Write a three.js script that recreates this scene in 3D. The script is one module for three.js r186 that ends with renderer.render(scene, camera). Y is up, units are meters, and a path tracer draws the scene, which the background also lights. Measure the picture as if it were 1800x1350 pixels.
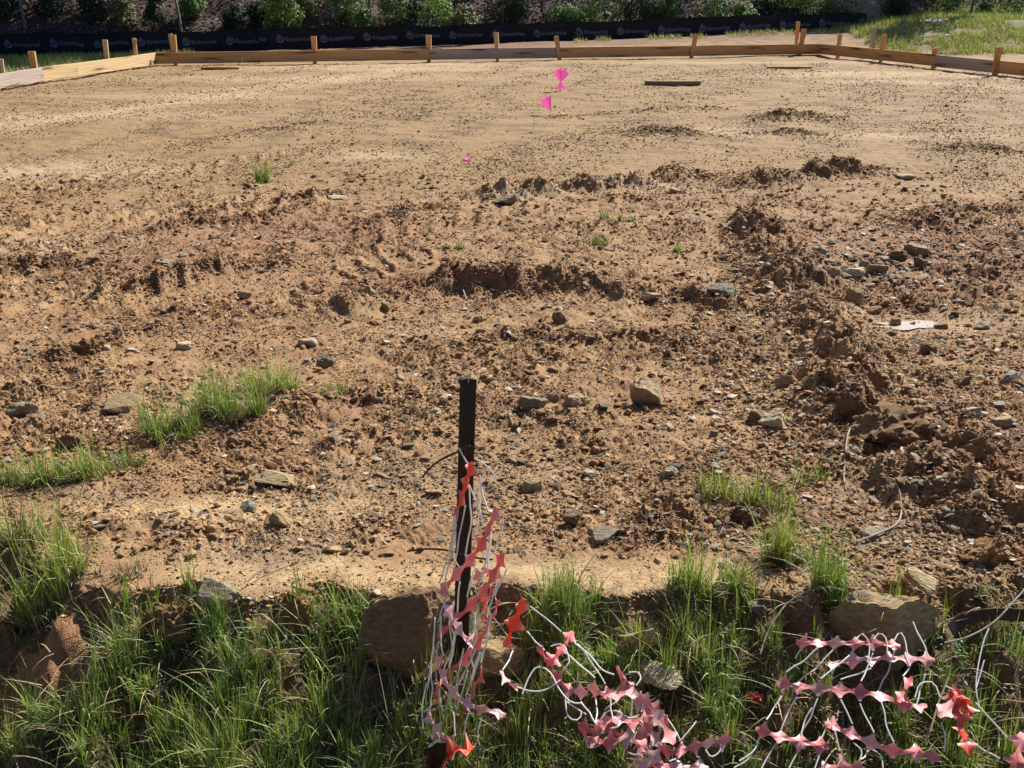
import * as THREE from 'three';
import { Sky } from 'three/addons/objects/Sky.js';
import { mergeGeometries, mergeVertices, toCreasedNormals } from 'three/addons/utils/BufferGeometryUtils.js';
import { createNoise2D, createNoise3D } from 'simplex-noise';

// ------------------------------------------------------------------ camera, sky, sun, exposure
const scene = new THREE.Scene();
const camera = new THREE.PerspectiveCamera(39.12, 4 / 3, 0.05, 400);
camera.position.set(0, 1.85, 0);
camera.rotation.set(-20.6 * Math.PI / 180, 0, 0);
const renderer = new THREE.WebGLRenderer({ antialias: true });
renderer.toneMapping = THREE.LinearToneMapping;
renderer.toneMappingExposure = 1.86;
renderer.shadowMap.enabled = true;
const SUN = new THREE.Vector3().setFromSphericalCoords(1, (90 - 42) * Math.PI / 180, (180 - 40) * Math.PI / 180);   // beyond the site, to the right
const sky = new Sky();
sky.name = 'sky'; sky.scale.setScalar(300); sky.userData.kind = 'structure';
sky.material.uniforms.sunPosition.value.copy(SUN);
sky.material.uniforms.turbidity.value = 7;
sky.material.uniforms.rayleigh.value = 0.7;
sky.material.uniforms.mieCoefficient.value = 0.004;
scene.add(sky);
scene.environmentIntensity = 0.13;
const sun = new THREE.DirectionalLight(new THREE.Color(1, 0.93, 0.80), 4.7);
sun.position.copy(SUN).multiplyScalar(60).add(new THREE.Vector3(0, 0, -14));
sun.target.position.set(0, 0, -14); scene.add(sun, sun.target);
sun.castShadow = true; sun.shadow.mapSize.set(4096, 4096);
Object.assign(sun.shadow.camera, { left: -26, right: 26, top: 26, bottom: -26, near: 1, far: 130 });

// ------------------------------------------------------------------ helpers
let seed = 7;
function rnd() { seed |= 0; seed = seed + 0x6D2B79F5 | 0; let t = Math.imul(seed ^ seed >>> 15, 1 | seed); t = t + Math.imul(t ^ t >>> 7, 61 | t) ^ t; return ((t ^ t >>> 14) >>> 0) / 4294967296; }
const rr = (a, b) => a + (b - a) * rnd();
const gauss = () => (rnd() + rnd() + rnd() + rnd() - 2) * 0.87;
const n2 = createNoise2D(rnd), m2 = createNoise2D(rnd), n3 = createNoise3D(rnd);
const clamp = (x, a = 0, b = 1) => x < a ? a : x > b ? b : x;
const ss = (a, b, x) => { const t = clamp((x - a) / (b - a)); return t * t * (3 - 2 * t); };
const mix = (a, b, t) => a + (b - a) * t;
const V = (x, y, z) => new THREE.Vector3(x, y, z);
const used = new Map();
function numbered(name) { const k = used.get(name) ?? 0; used.set(name, k + 1); return k ? `${name}_${String(k).padStart(3, '0')}` : name; }
function shade(o) { o.traverse((c) => { if (c.isMesh) { c.castShadow = true; c.receiveShadow = true; } }); return o; }
function tag(o, label, category, group) { o.userData.label = label; o.userData.category = category; if (group) o.userData.group = group; return o; }
function thing(name, label, category, pos = [0, 0, 0], group) { const g = new THREE.Group(); g.name = numbered(name); g.position.set(...pos); scene.add(g); return tag(g, label, category, group); }
function part(name, geo, mat, parent) { const m = new THREE.Mesh(geo, mat); m.name = name; m.castShadow = m.receiveShadow = true; parent.add(m); return m; }
function solid(name, geo, mat, label, category, pos = [0, 0, 0], group) { const m = part(numbered(name), geo, mat, scene); m.position.set(...pos); return tag(m, label, category, group); }
function structure(name, geo, mat) { const m = part(name, geo, mat, scene); m.userData.kind = 'structure'; return m; }
function stuff(name, label, category) { const g = new THREE.Group(); g.name = numbered(name); g.userData.kind = 'stuff'; scene.add(g); return tag(g, label, category); }

// tileable noise texture: fn(u, v) with u, v in 0..1 gives [r, g, b] or a number
function dataTex(w, h, fn, srgb) {
  const d = new Uint8Array(w * h * 4);
  for (let j = 0; j < h; j++) for (let i = 0; i < w; i++) {
    const c = fn(i / w, j / h), k = (j * w + i) * 4;
    if (typeof c === 'number') d[k] = d[k + 1] = d[k + 2] = clamp(c) * 255; else for (let q = 0; q < 3; q++) d[k + q] = clamp(c[q]) * 255;
    d[k + 3] = 255;
  }
  const t = new THREE.DataTexture(d, w, h); t.wrapS = t.wrapT = THREE.RepeatWrapping; t.magFilter = THREE.LinearFilter; t.minFilter = THREE.LinearMipmapLinearFilter; t.generateMipmaps = true;
  if (srgb) t.colorSpace = THREE.SRGBColorSpace; t.needsUpdate = true; return t;
}
// periodic noise on a torus of two circles kept cheap: blend of shifted copies
function tile(f, u, v) { const a = f(u, v), b = f(u - 1, v), c = f(u, v - 1), d = f(u - 1, v - 1), su = ss(0.8, 1, u), sv = ss(0.8, 1, v); return mix(mix(a, b, su), mix(c, d, su), sv); }

const soilGrain = dataTex(768, 768, (u, v) => 0.5 + tile((a, b) => 0.2 * n2(a * 90, b * 90) + 0.17 * m2(a * 190, b * 190) + 0.15 * n2(a * 330 + 7, b * 330), u, v));
const soilTint = dataTex(768, 768, (u, v) => {
  const k = tile((a, b) => 0.07 * n2(a * 30, b * 30) + 0.09 * m2(a * 120, b * 120) + 0.08 * n2(a * 300, b * 300), u, v), w = tile((a, b) => m2(a * 70 + 3, b * 70), u, v);
  const chip = tile((a, b) => n2(a * 160 + 31, b * 160), u, v) > 0.72 ? 0.13 : 0;
  return [0.86 + k + chip * 0.8, 0.86 + k + 0.02 * w + chip * 0.9, 0.86 + k + 0.03 * w + chip];
}, true);
const rockTint = dataTex(512, 512, (u, v) => {
  const k = tile((a, b) => 0.10 * n2(a * 7, b * 16) + 0.07 * m2(a * 26, b * 50) + 0.06 * n2(a * 120, b * 120), u, v), w = tile((a, b) => n2(a * 5 + 9, b * 9), u, v);
  return [0.84 + k + 0.06 * w, 0.84 + k + 0.015 * w, 0.84 + k - 0.05 * w];
}, true);
const rockBump = dataTex(512, 512, (u, v) => 0.5 + tile((a, b) => 0.22 * n2(a * 8, b * 22) + 0.14 * m2(a * 40, b * 60) + 0.12 * n2(a * 130, b * 130), u, v));
const woodTint = dataTex(1024, 256, (u, v) => {
  // two metres of board by a quarter: long grain, a few knots
  let k = 0, f = v * 11 + 0.5 * n2(u * 5, v * 2.2); const kn = [[0.13, 0.7], [0.36, 0.35], [0.61, 0.62], [0.83, 0.25]]; let knot = 0;
  for (const [a, b] of kn) { const dx = (u - a) * 8, dy = v - b, d2 = dx * dx * 4 + dy * dy * 60; f += 1.6 * Math.exp(-d2 * 0.5) * Math.sign(dy || 1); knot = Math.max(knot, Math.exp(-d2 * 2.4)); }
  k = 0.07 * Math.sin(f * 6.28) + 0.05 * n2(u * 30, v * 120) + 0.05 * m2(u * 3, v * 9) - 0.42 * knot + 0.03 * n2(u * 200, v * 300);
  return [0.86 + k, 0.85 + k * 1.15, 0.84 + k * 1.3];
}, true);
const woodBump = dataTex(512, 128, (u, v) => 0.5 + 0.2 * n2(u * 12, v * 90) + 0.2 * m2(u * 60, v * 100));

// ------------------------------------------------------------------ terrain
const segs = (pts) => ({ pts, x0: Math.min(...pts.map((p) => p[0])), x1: Math.max(...pts.map((p) => p[0])), z0: Math.min(...pts.map((p) => p[1])), z1: Math.max(...pts.map((p) => p[1])) });
const RIDGES = [
  [[[-0.434,-9.668],[0,-9.72],[0.524,-9.944],[1.119,-10.116],[1.614,-10.6],[2.048,-10.6]], 0.085, 0.2],
  [[[2.088,-10.172],[2.768,-10.54],[3.226,-10.996],[3.795,-11.064]], 0.10, 0.22],
  [[[-1.122,-6],[-0.887,-6.232],[-0.642,-6.544],[-0.367,-6.748],[0,-6.64],[0.363,-6.68],[0.705,-6.456],[1.046,-6.38],[1.48,-6.292]], 0.085, 0.13],
  [[[-2.582,-6.292],[-2.2,-6.748],[-1.911,-7.064],[-1.479,-7.312]], 0.07, 0.13],
  [[[-3.621,-6.96],[-3.249,-7.156],[-3.013,-7.248],[-2.717,-7.184]], 0.07, 0.12],
  [[[1.472,-13.884],[1.895,-14.1],[2.301,-13.676]], 0.10, 0.26],
  [[[3.513,-15.152],[4.015,-15.604],[4.482,-15.408]], 0.12, 0.3],
  [[[3.16,-13.884],[3.823,-13.676]], 0.07, 0.22],
  [[[4.793,-12.452],[5.382,-12.628],[5.755,-12.284]], 0.07, 0.2],
  [[[1.911,-8.764],[1.9,-7.508],[1.807,-6.356],[1.709,-5.392],[1.524,-4.592],[1.52,-4.088],[1.671,-3.768],[1.879,-3.32]], 0.11, 0.26],
  [[[-1.165,-8.4],[-0.859,-8.992],[-0.542,-9.308]], 0.05, 0.16],
  [[[-2.445,-5.212],[-2.149,-5.536],[-1.835,-5.84]], 0.04, 0.1],
  [[[-2.637,-8.696],[-2.228,-9.356],[-1.46,-9.888]], 0.035, 0.09],
  [[[-3.066,-7.948],[-2.554,-8.4],[-2.004,-8.764],[-1.684,-9.356]], 0.045, 0.09],
  [[[-0.248,-5.584],[0.189,-5.684],[0.681,-5.584],[1.05,-5.392]], 0.05, 0.12],
  [[[0.943,-4.088],[0.653,-3.72],[0.435,-3.32]], 0.03, 0.12],
  [[[-1.815,-4.088],[-1.564,-4.264],[-1.188,-4.328],[-0.909,-4.732]], 0.03, 0.16],
  [[[2.97,-8.44],[3.678,-8.876],[4.439,-8.992]], 0.06, 0.3],
  [[[0.476,-15.408],[1.667,-16.22],[3.249,-16.66]], 0.04, 0.16],
  [[[-3.938,-12.628],[-3.399,-13.676],[-2.644,-15.092]], 0.03, 0.16],
].map(([p, h, w]) => ({ ...segs(p), h, w }));
const TRACKS = [
  { ...segs([[-5.042,-9.748],[-4.27,-10.416],[-3.323,-11.136],[-2.414,-12.2]]), w: 0.36, lug: 0.035, per: 0.28 },
  { ...segs([[-1.583,-6],[-1.202,-6.48],[-1.009,-7.184],[-0.59,-7.856],[0,-8.044]]), w: 0.26, lug: 0.03, per: 0.22 },
  { ...segs([[-4.237,-8.08],[-3.691,-8.44],[-3.1,-8.696],[-2.5,-9.064],[-1.921,-9.564]]), w: 0.34, lug: 0.065, per: 0.26 },
  { ...segs([[-3.233,-6],[-2.842,-6.172],[-2.404,-6.48],[-2.13,-6.888]]), w: 0.22, lug: 0.05, per: 0.2 },
  { ...segs([[-1.206,-8.044],[-0.638,-8.548],[0,-9.064],[0.708,-9.564]]), w: 0.25, lug: 0.035, per: 0.24 },
];
const PIT = { x: 2.3, z: -6.25 };
function near(o, x, z, reach) {
  if (x < o.x0 - reach || x > o.x1 + reach || z < o.z0 - reach || z > o.z1 + reach) return null;
  let best = 1e9, along = 0, run = 0, side = 0;
  for (let i = 0; i + 1 < o.pts.length; i++) {
    const [ax, az] = o.pts[i], [bx, bz] = o.pts[i + 1], dx = bx - ax, dz = bz - az, L = Math.hypot(dx, dz), t = clamp(((x - ax) * dx + (z - az) * dz) / (L * L));
    const ex = x - ax - dx * t, ez = z - az - dz * t, d = Math.hypot(ex, ez);
    if (d < best) { best = d; along = run + t * L; side = Math.sign(dx * ez - dz * ex); }
    run += L;
  }
  return [best, along, run, side];
}
function edgeAt(x) { return 3.02 + 0.05 * n2(x * 1.7, 3.3) + 0.035 * n2(x * 5.1, 8.1) + 0.012 * m2(x * 17, 2) + 0.28 * ss(-1.25, -1.75, x) + 0.05 * ss(1.2, 1.8, x); }
function farRise(x, D) {           // land beyond the formwork: falls away a little to the left, climbs to the right, then the planted bank
  const side = 0.13 + 0.031 * x, k = ss(26.5 + 0.12 * x, 32.2, D - 0.02 * x);
  let h = mix(0, clamp(side, -0.45, 1.1), k);
  const foot = 32.6 + 0.09 * x + (x > 9.5 ? 0.6 * (x - 9.5) : 0);
  const t = D - foot;
  if (t > 0) h += Math.min(t, 16) * 0.52 * ss(0, 1.6, t) + 0.12 * n2(x * 0.5, D * 0.5) * ss(0, 2, t);
  if (x > 9) h += 0.16 * ss(9, 12, x) * ss(25, 31, D);
  return h;
}
function roughAt(x, D) {
  let r = ss(3.1, 3.5, D) * (1 - 0.62 * ss(8.2, 12.5, D));
  r *= 0.55 + 0.75 * ss(-0.35, 0.55, n2(x * 0.55 + 4, D * 0.7) + 0.45 * m2(x * 1.3, D * 1.6));
  r += 0.7 * ss(1.0, 1.7, x / (D * 0.24 + 0.2)) * ss(10.5, 7, D) * 0.7;
  const silt = Math.exp(-(((x - 2.55) / 0.6) ** 2 + ((D - 6.25) / 0.22) ** 2));
  const sand = silt + Math.exp(-(((x + 1.05) / 0.62) ** 2 + ((D - 3.62) / 0.1) ** 2)) + Math.exp(-(((x + 0.15) / 0.9) ** 2 + ((D - 3.14) / 0.09) ** 2));
  return Math.max(0.06, r * (1 - 0.85 * Math.min(1, sand)));
}
function height(x, z) {
  const D = -z;
  let h = 0;
  const t = edgeAt(x) - D;
  if (t > -0.05) {
    h -= t < 0.05 ? 0.62 * (t + 0.05) ** 2 / 0.2 : Math.min(0.62 * t, 0.55 - 0.12 * Math.exp(-Math.max(0, t - 0.6)));
    h -= 0.055 * ss(-0.01, 0.025, t) * (0.6 + 0.6 * n2(x * 6, 1.5));
    h += ss(0, 0.2, t) * (0.035 * n2(x * 4, D * 4) + 0.018 * m2(x * 11, D * 11));
  }
  if (D > 20) h += farRise(x, D);
  const R = roughAt(x, D);
  h += 0.02 * n2(x * 0.45, D * 0.45) * ss(3, 6, D);
  h += R * (0.014 * n2(x * 2.6, D * 2.6) + 0.013 * m2(x * 6.3, D * 6.3));
  const wa = x + 0.03 * n2(x * 9, D * 9), wb = D + 0.03 * m2(x * 9, D * 9);
  const c1 = Math.abs(n2(wa * 13, wb * 13)); h += R * 0.017 * (1 - c1) ** 2 * (0.5 + 0.8 * m2(x * 2, D * 2));
  if (D < 16) { const c2 = m2(wa * 24, wb * 24); h += R * 0.009 * Math.max(0, c2) ** 1.4; }
  if (D < 9) { h += (0.25 + R) * 0.0022 * n2(x * 50, D * 50); }
  if (D < 24 && D > 5) h += (0.007 * n2(x * 0.8 + D * 0.3, D * 5) + 0.006 * m2(x * 3, D * 6)) * ss(7, 10, D);            // scraper streaks
  for (const r of RIDGES) {
    const q = near(r, x, z, r.w * 2.4); if (!q) continue;
    const end = Math.min(1, Math.min(q[1], q[2] - q[1]) / (r.w * 1.5) + 0.25);
    const br = 0.5 + 0.6 * ss(-0.5, 0.4, n2(x * 1.7 + 11, D * 1.7)) + 0.25 * m2(x * 5, D * 5);
    const d = q[0] / r.w; h += r.h * (D > 12 ? 0.85 : 1.25) * end * br * Math.exp(-d * d * 1.1) * (1 + 0.22 * n2(wa * 9, wb * 9) + 0.07 * (D < 12 ? m2(wa * 24, wb * 24) : 0));
  }
  for (const k of TRACKS) {
    const q = near(k, x, z, k.w); if (!q) continue;
    const e = 1 - ss(k.w * 0.75, k.w, q[0]), ph = (q[1] + q[3] * q[0] * 0.75) / k.per, f = ph - Math.floor(ph);
    const keep = ss(-0.7, 0.0, n2(x * 1.1 + 5, D * 1.1));
    h += e * keep * (k.lug * (ss(0.0, 0.12, f) * (1 - ss(0.22, 0.5, f))) - 0.012) * (0.7 + 0.5 * m2(x * 9, D * 9));
  }
  const px = (x - PIT.x) / 1.0, pz = (z - PIT.z) / 0.62, pr = px * px + pz * pz;
  if (pr < 6) h -= 0.11 * Math.exp(-pr * 0.9);
  return h;
}
// what the ground is made of at a place: pale sand, tan clay, red clay, grey-brown gravelly soil, darker soil below the bank lip, bark mulch
const PALE = [[-3.794,-21.952,4.2,0.7],[-2.208,-24.2,3.4,0.5],[-6.314,-15.736,2.6,0.5],[-5.386,-18.484,2.2,0.35],[-4.896,-11.136,1.2,0.5],[7.348,-22.608,2.6,0.45],[2.497,-14.212,0.6,0.35],[5.3,-26.2,4,0.35],[-1.51,-12.076,0.5,0.25],[4.673,-13.676,1.3,0.3],[-3.581,-7.856,0.5,0.25],[0,-9.616,0.6,0.15],[0.951,-10.028,0.8,0.18]];
const PALE_LINES = [[[[-6.998,-14.1],[-6.347,-15.408],[-5.779,-16.812],[-4.647,-18.956],[-3.71,-21.452],[-2.423,-23.892],[-0.903,-25.5]], 0.55], [[[-5.314,-10.54],[-4.78,-11.136],[-4.41,-11.568]], 0.3], [[[-5.408,-24.832],[-3.821,-25.16],[-1.819,-25.672],[-0.255,-25.16]], 0.7], [[[5.575,-22.88],[7.094,-23.304],[8.868,-23.304],[10.038,-21.452]], 0.4], [[[5.764,-20.972],[7.201,-21.452],[8.567,-20.512],[9.323,-19.652]], 0.35], [[[2.041,-14.1],[2.516,-14.324],[2.843,-14.1]], 0.3], [[[-1.995,-12.368],[-1.555,-12.452],[-1.08,-12.2]], 0.22], [[[-5.71,-18.304],[-5.359,-19.448],[-4.493,-20.512]], 0.3]].map(([q, w]) => ({ ...segs(q), w }));
const RED = [[3.054,-7.68,1.0,0.9],[2.914,-11.136,1.3,0.6],[-2.09,-20.512,1.8,0.5],[-2.329,-7.184,0.7,0.4],[-0.513,-6.748,0.7,0.3],[-1.53,-8.44,0.9,0.6],[1.874,-10.172,0.8,0.4],[1.931,-4.204,0.35,0.35]];
function blobs(list, x, z) { let s = 0; for (const [a, b, rx, rz] of list) { const u = (x - a) / rx, w = (z - b) / rz, d = u * u + w * w; if (d < 5) s += Math.exp(-d * (1 + 0.5 * n2(x * 1.5, z * 3))); } return Math.min(1, s); }
function groundColor(x, z, out) {
  const D = -z, a = n2(x * 0.5 + 20, z * 0.8), b = m2(x * 1.9, z * 3.2), c = n2(x * 7, z * 9), d = m2(x * 24, z * 24);
  let r = 0.42, g = 0.268, bl = 0.132;
  const to = (R, G, B, k) => { k = clamp(k); r += (R - r) * k; g += (G - g) * k; bl += (B - bl) * k; };
  to(0.385, 0.226, 0.108, 0.5 + 0.5 * a + 0.25 * b);
  to(0.285, 0.15, 0.07, 0.75 * ss(0.1, 0.9, b + 0.5 * c) + 0.15 * d);
  to(0.32, 0.160, 0.085, 0.75 * blobs(RED, x, z));
  to(0.345, 0.25, 0.15, 0.6 * ss(0.0, 0.8, m2(x * 0.8 - 7, z * 1.1)) * ss(5, 3.4, D));
  to(0.345, 0.236, 0.104, 0.9 * ss(8, 12, D) * (0.7 + 0.5 * c));
  to(0.225, 0.145, 0.066, 0.85 * ss(-0.1, 0.8, n2(x * 0.7 + z * 0.22, z * 1.5 - x * 0.3) + 0.5 * b + 0.25 * d) * ss(9, 14, D));
  to(0.56, 0.42, 0.26, 0.85 * blobs(PALE, x, z) * (0.75 + 0.4 * b + 0.2 * d));
  if (D > 9) { let pl = 0; for (const l of PALE_LINES) { const q = near(l, x, z, l.w * 1.8); if (q) pl = Math.max(pl, Math.exp(-((q[0] / l.w) ** 2)) * Math.min(1, 0.4 + Math.min(q[1], q[2] - q[1]))); } to(0.55, 0.405, 0.245, pl * clamp(0.75 + 0.5 * b + 0.4 * c)); }
  const lip = Math.exp(-(((D - edgeAt(x) - 0.11) / 0.09) ** 2)) * ss(-1.35, -1.0, x) * ss(1.0, 0.5, x) + Math.exp(-(((x + 1.05) / 0.5) ** 2 + ((D - 3.6) / 0.13) ** 2));
  to(0.60, 0.43, 0.235, lip * (0.8 + 0.3 * c));
  to(0.47, 0.315, 0.18, 0.9 * Math.exp(-(((x - 2.55) / 0.6) ** 2 + ((z + 6.25) / 0.22) ** 2)));
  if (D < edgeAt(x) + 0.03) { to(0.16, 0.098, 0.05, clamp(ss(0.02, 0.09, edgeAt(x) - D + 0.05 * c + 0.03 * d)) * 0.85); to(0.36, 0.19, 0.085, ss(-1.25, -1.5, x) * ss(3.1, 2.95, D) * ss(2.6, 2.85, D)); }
  if (D > 25) {
    const foot = 32.6 + 0.09 * x + (x > 9.5 ? 0.6 * (x - 9.5) : 0);
    to(0.20, 0.10, 0.06, ss(29.6 + 0.1 * x, 30.6 + 0.1 * x, D + 0.5 * b) * 0.7);
    const turf = x > 9 ? ss(28.4 - 0.25 * (x - 10), 29.6 - 0.25 * (x - 10), D + 0.8 * a) * ss(9.2, 10.4, x + 0.5 * b) * ss(foot + 1.2, foot + 0.4, D) : ss(-9.0 + (D - 22) * 0.25, -9.8 + (D - 22) * 0.25, x) * ss(31, 30, D); to(0.15, 0.15, 0.055, turf * clamp(0.6 + 0.6 * b + 0.4 * c));
    to(0.12 + 0.05 * d, 0.078 + 0.04 * d, 0.06 + 0.03 * d, ss(foot - 0.1, foot + 0.4, D + 0.3 * c));
  }
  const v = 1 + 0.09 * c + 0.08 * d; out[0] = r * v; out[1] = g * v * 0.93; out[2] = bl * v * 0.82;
}
console.log('ground');
{
  const cols = 900, rows = 1050, D0 = 1.3, D1 = 52, pos = new Float32Array((cols + 1) * (rows + 1) * 3), col = new Float32Array(pos.length), uv = new Float32Array((cols + 1) * (rows + 1) * 2), c = [0, 0, 0];
  let k = 0;
  for (let j = 0; j <= rows; j++) {
    const D = D0 * Math.pow(D1 / D0, j / rows), w = 0.75 + 0.6 * D;
    for (let i = 0; i <= cols; i++, k++) {
      const x = (i / cols * 2 - 1) * w, z = -D;
      pos[k * 3] = x; pos[k * 3 + 1] = height(x, z); pos[k * 3 + 2] = z; uv[k * 2] = x / 0.8; uv[k * 2 + 1] = z / 0.8;
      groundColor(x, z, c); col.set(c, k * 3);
    }
  }
  const idx = new Uint32Array(cols * rows * 6); k = 0;
  for (let j = 0; j < rows; j++) for (let i = 0; i < cols; i++) { const a = j * (cols + 1) + i, b = a + cols + 1; idx[k++] = a; idx[k++] = a + 1; idx[k++] = b; idx[k++] = a + 1; idx[k++] = b + 1; idx[k++] = b; }
  const g = new THREE.BufferGeometry(); g.setAttribute('position', new THREE.BufferAttribute(pos, 3)); g.setAttribute('color', new THREE.BufferAttribute(col, 3)); g.setAttribute('uv', new THREE.BufferAttribute(uv, 2)); g.setIndex(new THREE.BufferAttribute(idx, 1)); g.computeVertexNormals();
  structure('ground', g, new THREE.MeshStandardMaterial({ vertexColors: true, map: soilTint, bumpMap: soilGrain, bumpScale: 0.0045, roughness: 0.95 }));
  // the land all round, a little lower, out to the horizon
  const far = new THREE.PlaneGeometry(700, 700, 1, 1); far.rotateX(-Math.PI / 2); far.translate(0, -0.9, 0);
  structure('terrain', far, new THREE.MeshStandardMaterial({ color: new THREE.Color().setRGB(0.3, 0.2, 0.11), roughness: 0.95 }));
}

// ------------------------------------------------------------------ rocks
function rockGeo(detail, sx, sy, sz, cuts, rough, turn = 0) {
  const g = mergeVertices(new THREE.IcosahedronGeometry(1, detail).deleteAttribute('normal').deleteAttribute('uv')), p = g.attributes.position, o = rr(0, 100), v = V();
  const planes = []; for (let i = 0; i < cuts; i++) planes.push([V(gauss(), gauss() * 0.9, gauss()).normalize(), rr(0.40, 0.82)]);
  if (rough < 0.3) planes.push([V(rr(-0.25, 0.25), 1, rr(-0.25, 0.25)).normalize(), rr(0.55, 0.8)]);
  for (let i = 0; i < p.count; i++) {
    v.fromBufferAttribute(p, i);
    for (const [n, d] of planes) { const q = v.dot(n) - d; if (q > 0) v.addScaledVector(n, -q * 0.97); }
    v.multiplyScalar(1 + rough * (n3(v.x * 1.7 + o, v.y * 1.7, v.z * 1.7) * 0.6 + 0.35 * n3(v.x * 4.5 + o, v.y * 4.5, v.z * 4.5) + 0.18 * n3(v.x * 11 + o, v.y * 11, v.z * 11)));
    p.setXYZ(i, v.x * sx, v.y * sy, v.z * sz);
  }
  if (turn) g.rotateY(turn);
  const f = toCreasedNormals(g, 0.42), q = f.attributes.position, nn = f.attributes.normal, uv = new Float32Array(q.count * 2), a = rr(0, 5);
  for (let i = 0; i < q.count; i += 3) {
    const ax = Math.abs(nn.getX(i)), ay = Math.abs(nn.getY(i)), az = Math.abs(nn.getZ(i));
    for (let j = i; j < i + 3; j++) { const [u, w] = ay > ax && ay > az ? [q.getX(j), q.getZ(j)] : ax > az ? [q.getZ(j), q.getY(j)] : [q.getX(j), q.getY(j)]; uv[j * 2] = u * 3.2 + a; uv[j * 2 + 1] = w * 3.2 + a; }
  }
  f.setAttribute('uv', new THREE.BufferAttribute(uv, 2)); return f;
}
const stoneMat = (r, g, b) => new THREE.MeshStandardMaterial({ color: new THREE.Color().setRGB(r, g * 0.96, b * 0.8), map: rockTint, bumpMap: rockBump, bumpScale: 0.006, roughness: 0.88 });
const STONE = {
  tan: [stoneMat(0.47, 0.345, 0.195), stoneMat(0.42, 0.30, 0.165)], pale: [stoneMat(0.68, 0.56, 0.40), stoneMat(0.62, 0.52, 0.38)], grey: [stoneMat(0.37, 0.31, 0.225), stoneMat(0.31, 0.26, 0.19)],
  blue: [stoneMat(0.31, 0.305, 0.265), stoneMat(0.38, 0.37, 0.32)], brown: [stoneMat(0.31, 0.20, 0.11), stoneMat(0.28, 0.17, 0.09)],
  clod: [new THREE.MeshStandardMaterial({ color: new THREE.Color().setRGB(0.36, 0.205, 0.088), map: soilTint, bumpMap: soilGrain, bumpScale: 0.006, roughness: 1 }), new THREE.MeshStandardMaterial({ color: new THREE.Color().setRGB(0.40, 0.215, 0.078), map: soilTint, bumpMap: soilGrain, bumpScale: 0.006, roughness: 1 })],
};
function rock(kind, shape, [x, z, w, h], label, o = {}) {
  // shape: block, slab, cobble, lump ; w and h are the seen width and height
  const hy = shape === 'slab' ? h * (o.thick ?? 0.5) : h * 0.7, dz = shape === 'slab' ? w * 0.42 : w * rr(0.38, 0.46);
  const g = rockGeo(w > 0.1 ? 10 : 6, w * 0.62, hy, o.dz ?? dz, shape === 'cobble' ? 2 : shape === 'lump' ? 4 : 9, shape === 'lump' ? 0.34 : shape === 'cobble' ? 0.08 : 0.13, rr(-0.4, 0.4));
  if (o.tilt) g.rotateX(o.tilt); if (o.roll) g.rotateZ(o.roll);
  const mats = STONE[kind];
  return solid(shape === 'lump' ? 'soil_clod' : 'rock', g, mats[(rnd() * mats.length) | 0], label, shape === 'lump' ? 'clod' : 'rock', [x, height(x, z) + (o.up ?? hy * 0.14), z]);
}
console.log('rocks');
rock('brown', 'block', [-0.308,-2.86,0.248,0.248], 'big brown boulder jutting from the bank below the dark post', { up: 0.085, dz: 0.10 });
rock('tan', 'block', [-0.049,-2.84,0.141,0.113], 'tan rock behind the pink netting just right of the post', { up: 0.06 });
rock('tan', 'block', [0.384,-2.84,0.113,0.081], 'squarish tan block in grass just above the flat tan slab', { up: 0.065 });
rock('pale', 'slab', [0.444,-2.784,0.153,0.066], 'flat pale tan slab lying in grass beside the netting pile', { up: 0.075, tilt: 0.3, thick: 0.28 });
rock('tan', 'block', [1.183,-2.916,0.296,0.188], 'large layered tan boulder in the bank above the spread netting', { up: 0.085 });
rock('tan', 'slab', [1.313,-2.988,0.136,0.073], 'leaning tan slab on the right shoulder of the large boulder', { up: 0.11, tilt: 0.4, roll: -0.5, thick: 0.3 });
rock('grey', 'slab', [-0.947,-2.996,0.131,0.073], 'flat grey tan stone set in the crumbling bank edge', { up: 0.06, tilt: 0.5 });
rock('grey', 'slab', [0.793,-3,0.088,0.04], 'small flat grey stone among grass left of the large boulder', { tilt: 0.25 });
rock('tan', 'slab', [-0.946,-3.824,0.178,0.094], 'long flat tan stone below the big grass clump', { tilt: 0.3, thick: 0.35 });
rock('tan', 'block', [-0.828,-3.456,0.074,0.074], 'upright tan stone on the sand below the long flat stone');
rock('blue', 'cobble', [-0.981,-3.604,0.059,0.04], 'small grey pebble on the sandy patch near the bank');
rock('grey', 'block', [-2.212,-4.524,0.108,0.093], 'pointed grey rock at the left edge of the picture');
rock('tan', 'slab', [-1.792,-4.576,0.166,0.104], 'flat tan stone at the upper left of the big grass clump', { tilt: 0.3, thick: 0.35 });
rock('brown', 'block', [-1.87,-4.184,0.106,0.082], 'brown rock with a dark shaded face above the left grass');
rock('grey', 'block', [-0.959,-5.204,0.093,0.093], 'two toned grey rock at the right tip of the big grass clump');
rock('pale', 'cobble', [-1.098,-5.512,0.092,0.058], 'rounded pale stone just above the two toned grey rock');
rock('pale', 'cobble', [-1.732,-5.42,0.078,0.054], 'pale oval stone on bare soil above the big grass clump');
rock('pale', 'cobble', [-1.994,-5.364,0.06,0.036], 'small white stone left of the pale oval stone');
rock('clod', 'lump', [-2.216,-5.384,0.138,0.084], 'brown soil clod beside the small white stones at left');
rock('pale', 'cobble', [-2.144,-5.4,0.051,0.036], 'tiny pale stone touching the brown soil clod at left');
rock('grey', 'block', [0.098,-4.556,0.124,0.078], 'low dark grey rock right of the post top');
rock('grey', 'block', [0.192,-4.704,0.059,0.053], 'small grey rock between the dark grey rock and the tan block');
rock('tan', 'block', [0.293,-4.612,0.12,0.089], 'rounded tan block casting a shadow right of the post top');
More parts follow.
